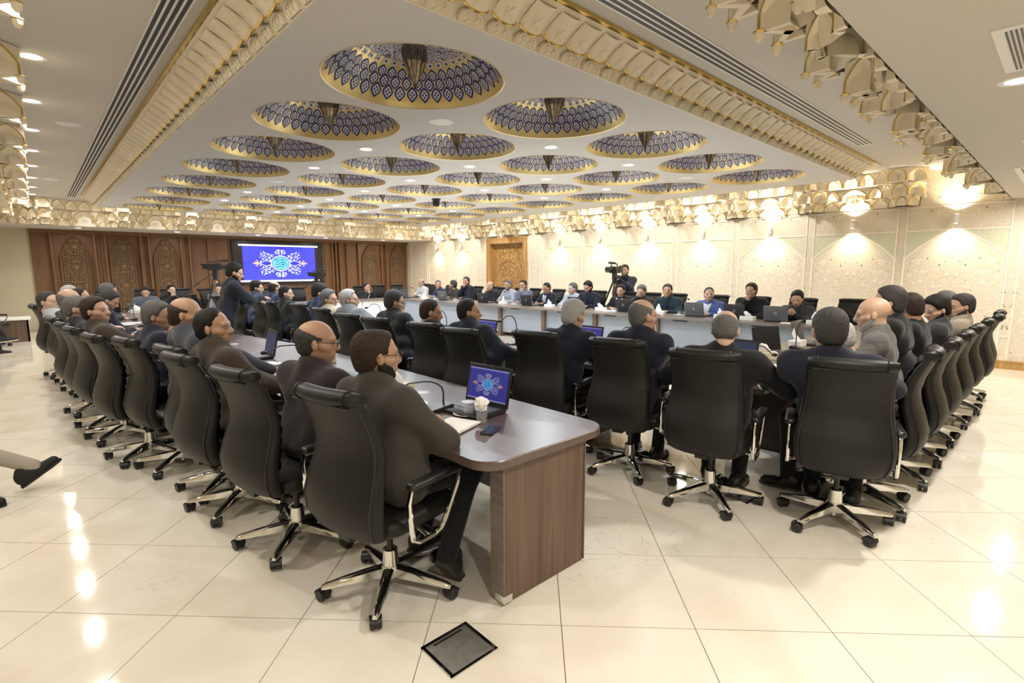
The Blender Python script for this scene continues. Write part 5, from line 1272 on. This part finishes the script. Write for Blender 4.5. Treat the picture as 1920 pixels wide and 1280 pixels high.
# ---- row D: along the panelled wall, facing the camera
RD_ = 'men along the panelled wall'
def D(key, short, place, y, z, hyaw, pitch=8, x=9.32, **kw):
    kw.setdefault('tone', T2); kw.setdefault('lod', 2 if y > 6 else 1); kw.setdefault('reach', .34)
    sit(key, short, place, (x + .14, y + .03, 180 + (4 if y < 8 else -3)), (x - .03, y, z), hyaw, pitch, hipin=-.02, cgroup='chairs along the panelled wall', **kw)
PL = 'facing the camera along the panelled wall'
D('D1', 'black-haired man holding a phone, black jacket', 'by the empty chair', 3.10, 1.12, 190, 22, hair='full', hc='black', beard='moustache', jacket=CHAR, shirt=(.02, .02, .022), arms=('phone', 'phone'), tone=T1)
D('D2', 'dark-haired man in black with fist at mouth', PL, 3.86, 1.23, 178, 5, hair='full', hc='brown', jacket=BLACKS, shirt=BLACKS, arms=('chin', 'fold'), tone=T1)
D('D3', 'balding man in bright blue jacket, white shirt', PL, 4.63, 1.14, 212, 2, hair='receding', hc='dgrey', jacket=(.080, .12, .30), shirt=(.72, .72, .78), tone=T2)
D('D4', 'moustached man in dark teal jacket', PL, 5.50, 1.18, 205, -3, hair='full', hc='dgrey', beard='moustache', bc='dgrey', jacket=(.016, .032, .040), shirt=(.015, .02, .035), tone=T1)
D('D5', 'grey-haired man hiding his face in his hand', PL, 6.10, 1.15, 190, 20, hair='full', hc='grey', jacket=(.035, .03, .028), arms=('brow', 'table'))
D('D6', 'moustached man in black jacket and white shirt', PL, 6.62, 1.15, 195, 10, hair='full', hc='black', beard='moustache', jacket=BLACKS, shirt=(.78, .78, .80), tone=T1)
D('D7', 'black-haired man looking down in dark navy', PL, 7.52, 1.21, 180, 28, hair='full', hc='black', beard='short', jacket=NAVY, shirt=NAVY, tone=T1)
D('D8', 'grey-blond man in pale grey shirt', PL, 7.98, 1.16, 165, 8, hair='full', hc='grey', jacket=(.40, .43, .47), top='shirt', tone=T4)
D('D9', 'bald man with bowed head, navy jacket, blue shirt', PL, 8.82, 1.15, 180, 25, hair='receding', hc='black', jacket=NAVY, shirt=LBLUE, tone=T3)
D('D10', 'man with glasses resting cheek on hand', 'in a slate-blue shirt along the panelled wall', 9.66, 1.20, 200, 2, hair='full', hc='brown', glasses=1, jacket=(.13, .14, .20), top='shirt', arms=('fold', 'chin'), tone=T2)
D('D11', 'grey-haired man in washed grey shirt', PL, 10.24, 1.19, 200, 0, hair='full', hc='grey', beard='short', bc='grey', jacket=(.34, .36, .39), top='shirt', tone=T1)
D('D12', 'balding man in black behind a laptop', PL, 10.98, 1.15, 195, 5, hair='bald', hc='dgrey', jacket=BLACKS, top='shirt', tone=T2)
D('D13', 'man in dark suit with hand at his face', 'left of the carved door', 12.05, 1.26, 200, 0, hair='full', hc='dgrey', jacket=NAVY, shirt=(.03, .035, .06), arms=('chin', 'fold'), tone=T1)
D('D14', 'man in olive jacket turned sideways', 'left of the carved door', 12.70, 1.15, 120, 5, hair='full', hc='dgrey', beard='short', bc='grey', jacket=(.045, .040, .028), tone=T1)
D('D15', 'balding man in royal blue jacket', 'second from the screen end of the far row', 13.48, 1.14, 235, 5, hair='receding', hc='dgrey', jacket=(.022, .028, .075), shirt=(.02, .03, .09), tone=T2)
D('D16', 'bald white-bearded man in white shirt', 'at the screen end of the far row', 14.45, 1.17, 200, 2, hair='stubble', hc='grey', beard='short', bc='white', jacket=(.62, .62, .64), top='shirt', tone=T2)
chair(9.75, 2.46, 182, 'empty black leather chair with ribbed cushion by the panelled wall')
for k, (y, lab) in enumerate(((11.62, 'in front of the carved door'), (13.0, 'beside the olive jacket'), (15.3, 'past the man in white'))):
    chair(9.75, y, 176, f"empty leather chair along the panelled wall {lab}")

# ---- screen end and back wall
sit('E1', 'man in black suit and white shirt, hand at chin', 'near the right-hand lattice screens', (7.42, 14.75, -95), (7.40, 14.5, 1.07), -70, 5, hair='receding', hc='black', jacket=BLACKS, shirt=(.7, .7, .72), arms=('chin', 'lap'), tone=T1, lod=2)
sit('F1', 'man in grey-blue shirt looking down', 'below the lattice screens on the left', (2.10, 16.2, -95), (2.08, 16.0, 1.06), -100, 25, hair='full', hc='black', jacket=(.10, .115, .16), top='shirt', arms=('lap', 'lap'), tone=T2, lod=2)
sit('F2', 'bearded man in black with hands at his mouth', 'below the third lattice screen', (2.68, 16.3, -95), (2.66, 16.1, 1.09), -80, 5, hair='full', hc='black', beard='full', jacket=BLACKS, shirt=(.12, .15, .13), arms=('chin', 'chin'), tone=T4, lod=2)
sit('F3', 'man in grey shirt behind the tripod', 'left of the standing man', (3.55, 15.7, -60), (3.62, 15.45, 1.11), -110, 15, hair='full', hc='black', jacket=(.20, .21, .24), top='shirt', arms=('lap', 'lap'), tone=T2, lod=2)
for x, y, yw, lab in ((3.02, 16.3, -80, 'between the bearded man and the tripod'), (4.6, 14.9, -90, 'under the left part of the video wall'), (5.6, 15.0, -90, 'under the right part of the video wall'), (8.25, 15.1, -95, 'right of the man at the screen end'), (8.95, 15.2, -100, 'second right of the man at the screen end'), (1.35, 15.9, -80, 'left of the man in grey-blue shirt'), (2.75, 12.5, 0, 'near the tripod in the inner row')):
    chair(x, y, yw, f"empty leather chair {lab}")

# ---- standing men
person('standing man in dark suit leaning over the inner row, arm stretched out', (2.02, 8.45), -4, (2.23, 8.52, 1.575), -18, 22, hair='full', hc='black', beard='short', bc='black', jacket=(.016, .019, .028), trousers=(.009, .009, .011), tone=T2, lod=0, stand=True, wide=1.22, arms=((.52, -.14, 1.20), (.48, .10, 1.14)))
person('young cameraman in dark purple shirt standing behind the tripod', (10.05, 7.02), 195, (9.98, 7.02, 1.575), 205, 2, hair='full', hc='black', beard='short', bc='black', jacket=(.022, .018, .034), top='shirt', trousers=(.012, .012, .016), tone=T2, lod=1, stand=True, arms=('side', (.30, -.05, 1.38)))
# ---- two men whose legs reach into the picture at the left
sit('L1', 'man with beige trousers and black trainers', 'legs crossed at the left edge of the picture', (-1.02, 5.32, -12), (-1.10, 5.36, 1.25), -20, 0, hair='short', hc='dgrey', jacket=(.25, .25, .26), top='shirt', trousers=(.42, .37, .31), tone=T2, lod=1, arms=('lap', 'lap'), shoes='sneaker', legs={1: ((.43, -.03, .45), (.90, -.01, .17), R(12), R(-34)), -1: ((.47, -.15, .53), (.62, -.22, .09), R(-22), 0)})
sit('L2', 'man with dark trousers and pale-soled shoes', 'one leg crossed before the low desk', (-1.10, 14.0, -10), (-1.15, 14.0, 1.22), -10, 0, hair='short', hc='black', jacket=BLACKS, tone=T2, lod=2, arms=('lap', 'lap'), shoes='white_sole', legs={1: ((.45, .10, .56), (.46, .08, .09), 0, 0), -1: ((.44, -.06, .66), (.64, -.26, .36), R(6), R(-6))})
chair(-.78, 15.55, -20, 'empty leather chair beside the low wooden desk')

# ================================================================== ON THE TABLES
t = 'on the near end of the walnut table'
notebook(1.62, 2.25, 20, 'open white notebook lying before the bearded man', pen='white ballpoint pen lying on the open notebook')
phone(1.745, 2.065, -62, 'black smartphone lying beside the open notebook')
saucer(1.84, 2.40, 'white saucer with dark rim under the nearest cups')
cup(1.83, 2.37, 'lidded clear water cup on the nearest saucer', True)
cup(1.81, 2.22, 'clear cup stuffed with a crumpled tissue near the laptop', stuffed=True)
mic(1.78, 2.60, -8, 'black gooseneck microphone bent towards the bearded man', 'low')
saucer(1.73, 2.79, 'white saucer behind the nearest microphone')
cup(1.76, 2.75, 'lidded clear cup on the saucer behind the microphone', True)
cup(1.68, 2.84, 'empty-looking clear cup left of the lidded one')
tissue_box(1.84, 3.20, 8, 'patterned cream tissue box behind the bearded man', 1)
laptop(1.91, 2.44, 6, 'open laptop with lit blue emblem at the free table end', 'lit')
laptop(1.86, 3.86, 0, 'open laptop with blue emblem before the man in plum', 'lit')
laptop(1.56, 5.45, -4, 'open laptop with dim blue screen before the man in brown suit', 'dim')
tissue_box(1.95, 4.75, 10, 'cream tissue box between two laptops on the walnut table', 3)
mic(1.75, 4.70, -10, 'gooseneck microphone beside the man in plum', 'low')
notebook(1.47, 4.92, 15, 'open white notebook before the man in brown suit')
g_ = tag(put('eyeglasses', GLASSES, None, (1.52, 4.98, .764), (0, R(8), R(60))), 'thin dark eyeglasses lying on the second open notebook', 'glasses')
phone(1.40, 5.35, -30, 'black smartphone under the hand of the man in brown suit')
saucer(1.50, 5.95, 'white saucer beyond the notebook of the man in brown'); cup(1.50, 5.95, 'clear cup on the saucer beyond the notebook', True)
tissue_box(1.48, 6.6, 0, 'small pale tissue box on the middle of the walnut table', 2)
for k, (x, y, lab) in enumerate(((1.25, 7.3, 'the grey-haired man in navy'), (1.15, 8.4, 'the man bent low'), (1.05, 9.7, 'the man in dark brown'), (1.05, 11.0, 'the silver-haired man'))):
    mic(x + .15, y, -10, f"gooseneck microphone in front of {lab}"); saucer(x, y + .3, f"white saucer in front of {lab}"); cup(x, y + .3, f"clear cup in front of {lab}")
papers(1.05, 6.9, 70, 'white papers under the hand of the grey-haired man'); papers(1.0, 8.9, 75, 'loose white papers midway along the walnut table'); papers(1.1, 10.4, 80, 'white papers near the corner of the walnut table')
tissue_box(1.5, 12.8, 90, 'white tissue box on the far return of the walnut table', 4)

# inner ring, row B and corner
laptop(4.28, 1.93, 4, 'dark blue laptop screen in front of the bald man in black', 'dim')
laptop(4.20, 3.50, 2, 'open laptop with blue emblem before the white-haired man in navy', 'lit')
laptop(3.85, 4.80, 0, 'open laptop with blue emblem before the black-haired man in navy', 'lit')
laptop(3.95, 6.1, -4, 'dark laptop before the salt-and-pepper man', 'off')
laptop(3.95, 8.9, -4, 'dark laptop before the man with thick black hair', 'off')
mic(4.05, 4.35, -6, 'gooseneck microphone beside the black-haired man in navy'); mic(3.95, 5.6, -6, 'gooseneck microphone by the balding man in charcoal'); mic(3.92, 7.3, -6, 'gooseneck microphone by the man in beige jacket')
mic(4.05, 2.75, 0, 'gooseneck microphone between the cropped and white-haired men')
papers(3.75, 4.55, 90, 'white papers by the black-haired man in navy'); papers(3.92, 3.35, 85, 'papers under the arm of the white-haired man in navy'); papers(3.92, 2.62, 80, 'papers under the elbow of the cropped man'); papers(4.02, 1.75, 75, 'papers beneath the bald man in black')
saucer(4.52, 1.72, 'white saucer at the inner table corner'); cup(4.50, 1.75, 'clear cup at the inner table corner')
saucer(4.28, 1.62, 'second white saucer near the table corner'); papers(4.75, 1.80, 30, 'napkins on the table corner beside the tissue box')
tissue_box(5.15, 1.98, 30, 'cream tissue box at the corner, tissue standing tall', 3)
# row C
laptop(5.55, 2.0, 68, 'dark laptop angled at the inner corner in front of the plaid jacket', 'off')
mic(4.72, 1.95, 60, 'gooseneck microphone arching at the table corner', 'low'); mic(6.0, 1.95, 90, 'gooseneck microphone before the man in black suit'); mic(7.3, 1.95, 90, 'gooseneck microphone before the young man looking down')
tissue_box(6.25, 2.05, 90, 'white tissue box before the man in black suit', 2); tissue_box(6.9, 1.9, 80, 'cream tissue box before the brown-haired man', 5)
laptop(6.55, 2.0, 92, 'laptop with grey back before the brown-haired man', 'off', 'grey'); laptop(7.3, 2.0, 90, 'dark blue laptop before the young man looking down', 'dim')
# row D: laptops with their backs to the camera
for y, who, bk in ((3.28, 'the man holding a phone', 'grey'), (3.92, 'the man with fist at mouth', 'black'), (4.66, 'the man in bright blue', 'grey'), (6.14, 'the moustached man in black jacket', 'black'), (7.36, 'the man looking down in dark navy', 'black'), (8.80, 'the bowed man in blue shirt', 'black'), (10.36, 'the balding man in black', 'black'), (12.02, 'the man in olive', 'grey'), (13.86, 'the white-bearded man in white', 'grey')):
    laptop(dx(y) + .42, y, 180 + rnd.uniform(-8, 8), f"open laptop, back to the camera, before {who}", 'dim', bk)
    MB().box((0, 0, -.02), (.02, .28, .022)).build('cable_box', M_BLACK, tD, smooth=False).location = (dx(y) - .01 - 8.75, y + .1 - 7.5, .71)
for k, (y, lab) in enumerate(((12.85, 'before the royal blue jacket'), (9.60, 'before the man resting his cheek'), (8.08, 'before the grey-blond man'), (6.68, 'before the moustached man in black'), (5.35, 'before the man in teal'), (4.15, 'right of the bright blue jacket'), (3.70, 'before the man with fist at mouth'), (2.68, 'by the empty chair on the far table'))):
    tissue_box(dx(y) + .28, y, rnd.uniform(-10, 10), f"white tissue box {lab}", 2 * (k % 3))
for y, lab in ((4.95, 'before the bright blue jacket'), (7.75, 'beside the dark navy jacket'), (9.25, 'before the slate-blue shirt'), (11.5, 'right of the olive jacket'), (12.4, 'before the dark suit'), (6.4, 'by the white shirt and black jacket')):
    saucer(dx(y) + .30, y, f"white saucer {lab}"); cup(dx(y) + .30, y, f"clear cup {lab}"); cup(dx(y) + .27, y - .12, f"second clear cup {lab}")
for y, lab in ((2.95, 'between the phone holder and the empty chair'), (4.3, 'between the bright blue and black jackets'), (5.0, 'beside the bright blue jacket'), (6.95, 'beside the black jacket and white shirt'), (8.5, 'beside the bowed man'), (10.0, 'beside the slate-blue shirt'), (12.3, 'beside the olive jacket'), (14.1, 'beside the man in white')):
    mic(dx(y) + .52, y, 180, f"gooseneck microphone {lab}")
papers(8.80, 3.0, 10, 'white papers before the man holding a phone'); papers(8.75, 6.45, 5, 'white papers before the white shirt and black jacket')

# ================================================================== VIDEO CAMERAS, FLOOR BOX
def video_camera(x, y, z, yaw, label, tlabel, bar):
    t = thing('tripod', tlabel, 'tripod', (x, y, 0), R(yaw), None)
    hh = z - .22
    MB().lathe([(.05, hh - .10), (.055, hh - .06), (.05, hh), (.06, hh + .02), (.06, hh + .05)], 14).box((0, 0, hh + .10), (.10, .07, .10)).box((.0, 0, hh + .16), (.16, .08, .02)).build('fluid_head', M_BLACK, t)
    p = MB(); p.tube([(-.03, .05, hh + .09), (-.50, .06, hh + bar)], [.012, .011], 8); p.tube([(-.36, .057, hh + bar * .72), (-.50, .06, hh + bar)], .017, 8); p.build('pan_handle', M_BLACK, t)
    for k in range(3):
        a = 2 * PI * k / 3 + .5; c, s = math.cos(a), math.sin(a); l = MB()
        for q in (-.018, .018): l.tube([(.05 * c - q * s, .05 * s + q * c, hh - .08), (.42 * c - q * s, .42 * s + q * c, .45)], .012, 6)
        l.tube([(.40 * c, .40 * s, .50), (.58 * c, .58 * s, .02)], .013, 6).ball((.58 * c, .58 * s, .018), .02, 6); l.build('leg', M_DARKMETAL, t)
    MB().lathe([(.04, hh - .145), (.045, hh - .11), (.04, hh - .10)], 12).build('level_collar', mat('yellow_plastic', (.7, .5, .05), .5), t)
    v = thing('video_camera', label, 'video camera', (x, y, z - .05), R(yaw))
    MB().rbox((0, 0, .05), (.30, .12, .15), .02).box((-.20, 0, .06), (.10, .09, .12)).build('body', M_BLACK, v, angle=40)
    MB().lathe([(.045, .14), (.05, .16), (.05, .24), (.062, .25), (.065, .31), (.05, .30)], 16, axis=((0, 0, 1), (0, 1, 0), (-1, 0, 0)), c=(0, 0, .05)).build('lens', M_BLACK, v)
    MB().tube([(-.10, 0, .13), (-.09, 0, .18), (.14, 0, .185), (.15, 0, .13)], .014, 8).build('carry_handle', M_BLACK, v)
    MB().tube([(.05, .04, .20), (.28, .04, .20)], .018, 8).tube([(.18, .04, .20), (.30, .04, .20)], .026, 8).build('shotgun_microphone', M_BLACK, v)
    MB().box((.02, .15, .06), (.14, .16, .012), rot=((1, 0, 0), (0, .2, -.98), (0, .98, .2))).build('monitor', M_BLACK, v); MB().tube([(-.20, .03, .10), (-.30, .03, .12)], .026, 8).build('viewfinder', M_BLACK, v)
    return v
video_camera(3.17, 13.75, 1.68, -28, 'black video camera above the standing man', 'black tripod between the standing man and the lattice screens', -.22)
video_camera(6.85, 16.9, 1.45, -45, 'small black video camera at the right corner of the video wall', 'tripod under the camera beside the video wall', -.25)
video_camera(9.55, 6.98, 1.60, 185, 'black video camera held by the young cameraman', 'tall tripod with yellow collar by the panelled wall', .05)
def floor_box(x, y, label):
    t = thing('floor_box', label, 'floor hatch', (x, y, 0)); b = MB()
    for s in (-1, 1): b.span((s * .108, -.112, 0), (s * .122, .112, .006)); b.span((-.122, s * .101, 0), (.122, s * .115, .006))
    b.build('rim', M_CHROME, t, smooth=False)
    m = mat('worn_zinc', (.17, .165, .15), .5, metal=.1, vary=.45, scale=26); n, l, bs = nodes_of(m)
    MB().rbox((0, 0, .0025), (.214, .20, .005), .004).build('cover_plate', m, t)
    MB().box((0, .085, .0056), (.15, .010, .001)).build('finger_slot', M_BLACK, t, smooth=False)
floor_box(1.20, 1.64, 'worn metal floor box cover set in the marble near the camera')
floor_box(3.62, 1.50, 'dark floor box cover under the swivel chair of the bald man in black')
